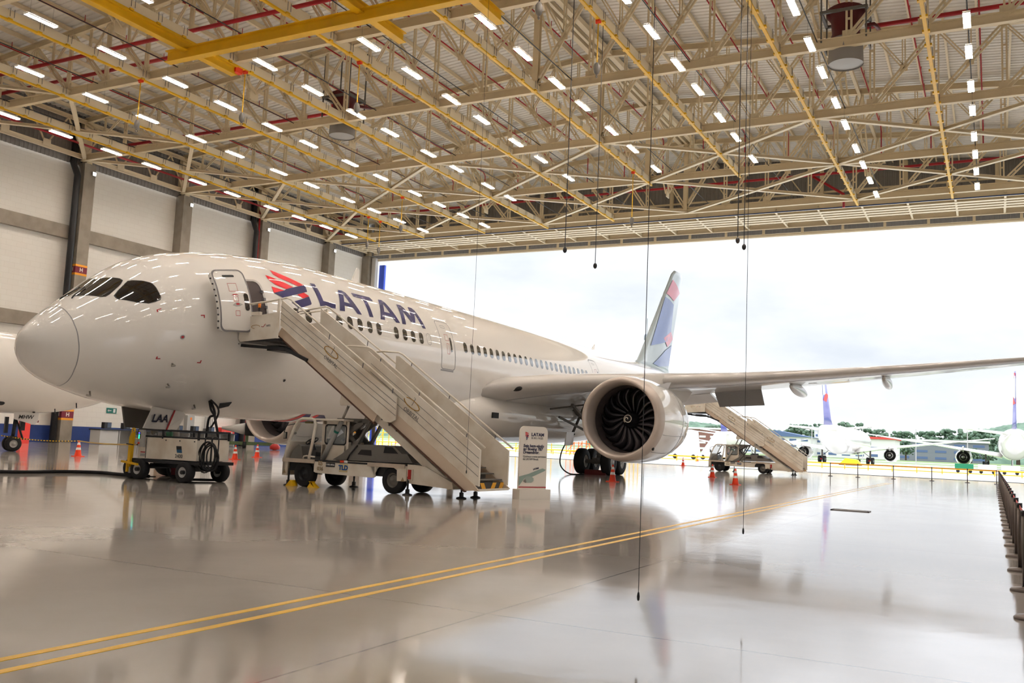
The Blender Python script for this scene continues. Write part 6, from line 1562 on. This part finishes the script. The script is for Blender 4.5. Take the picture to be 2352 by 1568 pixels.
# wooded hills
def hill(nm, x0, x1, y, h, label, seed):
    random.seed(seed); b = MB(); b.smooth = True; nx, ny = 260, 40; rings = []
    ph = [random.uniform(0, 6) for _ in range(8)]
    for j in range(ny):
        f_ = j / (ny - 1); row = []
        for i in range(nx):
            u = i / (nx - 1); x = x0 + (x1 - x0) * u
            env = math.sin(PI * min(1, u * 1.0)) ** .35 * math.sin(PI * f_) ** .8
            z = h * env * (1 + .12 * math.sin(u * 9 + ph[0]) + .06 * math.sin(u * 23 + ph[1])) + random.uniform(-1, 1) * 1.6 * env
            row.append(Vector((x, y + f_ * 260, z - 1)))
        rings.append(row)
    b.loft(rings, False, False); struct(b.build(nm, M['hill']), label)
hill('hills_right', -52, 460, 820, 47, 'wooded green hill on the horizon at the right', 3)
hill('hills_far', -1150, -150, 1500, 52, 'pale wooded hills on the horizon behind the stairs', 5)
def tree(x, y, h, w_, label, seed):
    random.seed(seed); t = thing('broadleaf_tree', label, 'tree', (x, y, 0), group='trees beyond the airfield')
    MB().cyl((x, y, 0), (x, y, h * .5), w_ * .05, 8, w_ * .03).build('trunk', M['bark'], t)
    b = MB(); b.smooth = True
    for k in range(170):
        a = random.uniform(0, 6.28); zz = random.uniform(.3, .92); rr_ = random.uniform(.1, .46) * w_ * math.sin(PI * min(1, zz * .95)) ** .5; zz *= h
        b.sphere((x + rr_ * math.cos(a), y + rr_ * math.sin(a), zz), w_ * random.uniform(.035, .075), 3, (1, 1, .8))
    b.build('crown', M['tree'], t)
TR = [(-128, 705, 24, 24), (-112, 712, 25, 26), (-92, 712, 27, 28), (-74, 705, 22, 22), (-58, 712, 21, 22), (-42, 722, 22, 24), (-26, 722, 24, 26), (-8, 712, 24, 26), (14, 705, 22, 26), (-12, 600, 9, 12), (-3, 598, 8, 11), (-46, 590, 12, 11), (-150, 712, 19, 26), (38, 720, 22, 28), (64, 715, 23, 28), (-176, 745, 23, 26), (-205, 760, 22, 30), (-238, 760, 20, 30), (-272, 700, 18, 28), (-410, 690, 18, 30), (-450, 700, 18, 30)]
for i, (x, y, h, w_) in enumerate(TR): tree(x, y, h, w_, 'green tree beyond the airfield, %s in the line counted from the grey warehouse outwards' % ORD[i], 20 + i)
# thin light masts
for i, x in enumerate((-44, -31, -18, -6, 4)):
    tag(MB().cyl((x, 262, 0), (x, 262, 9), .12, 6).build('apron_mast', M['grey_l']), 'thin grey mast on the airfield grass, %s from the left' % ORD[i], 'mast', 'masts on the airfield')
t = thing('control_tower', 'slim control tower cabin with aerial showing behind the tail fin', 'tower', (-526, 1500, 0))
MB().cyl((-526, 1500, 0), (-526, 1500, 182), 1.2, 12).build('shaft', M['bgrey'], t); MB().lathe([(3, 180), (5, 183), (5, 190), (3.5, 193), (0, 193)], (-526, 1500, 0), 'z', 14).build('cabin', M['bgrey'], t); MB().cyl((-526, 1500, 193), (-526, 1500, 220), .5, 6).build('aerial', M['bgrey'], t)
random.seed(1)
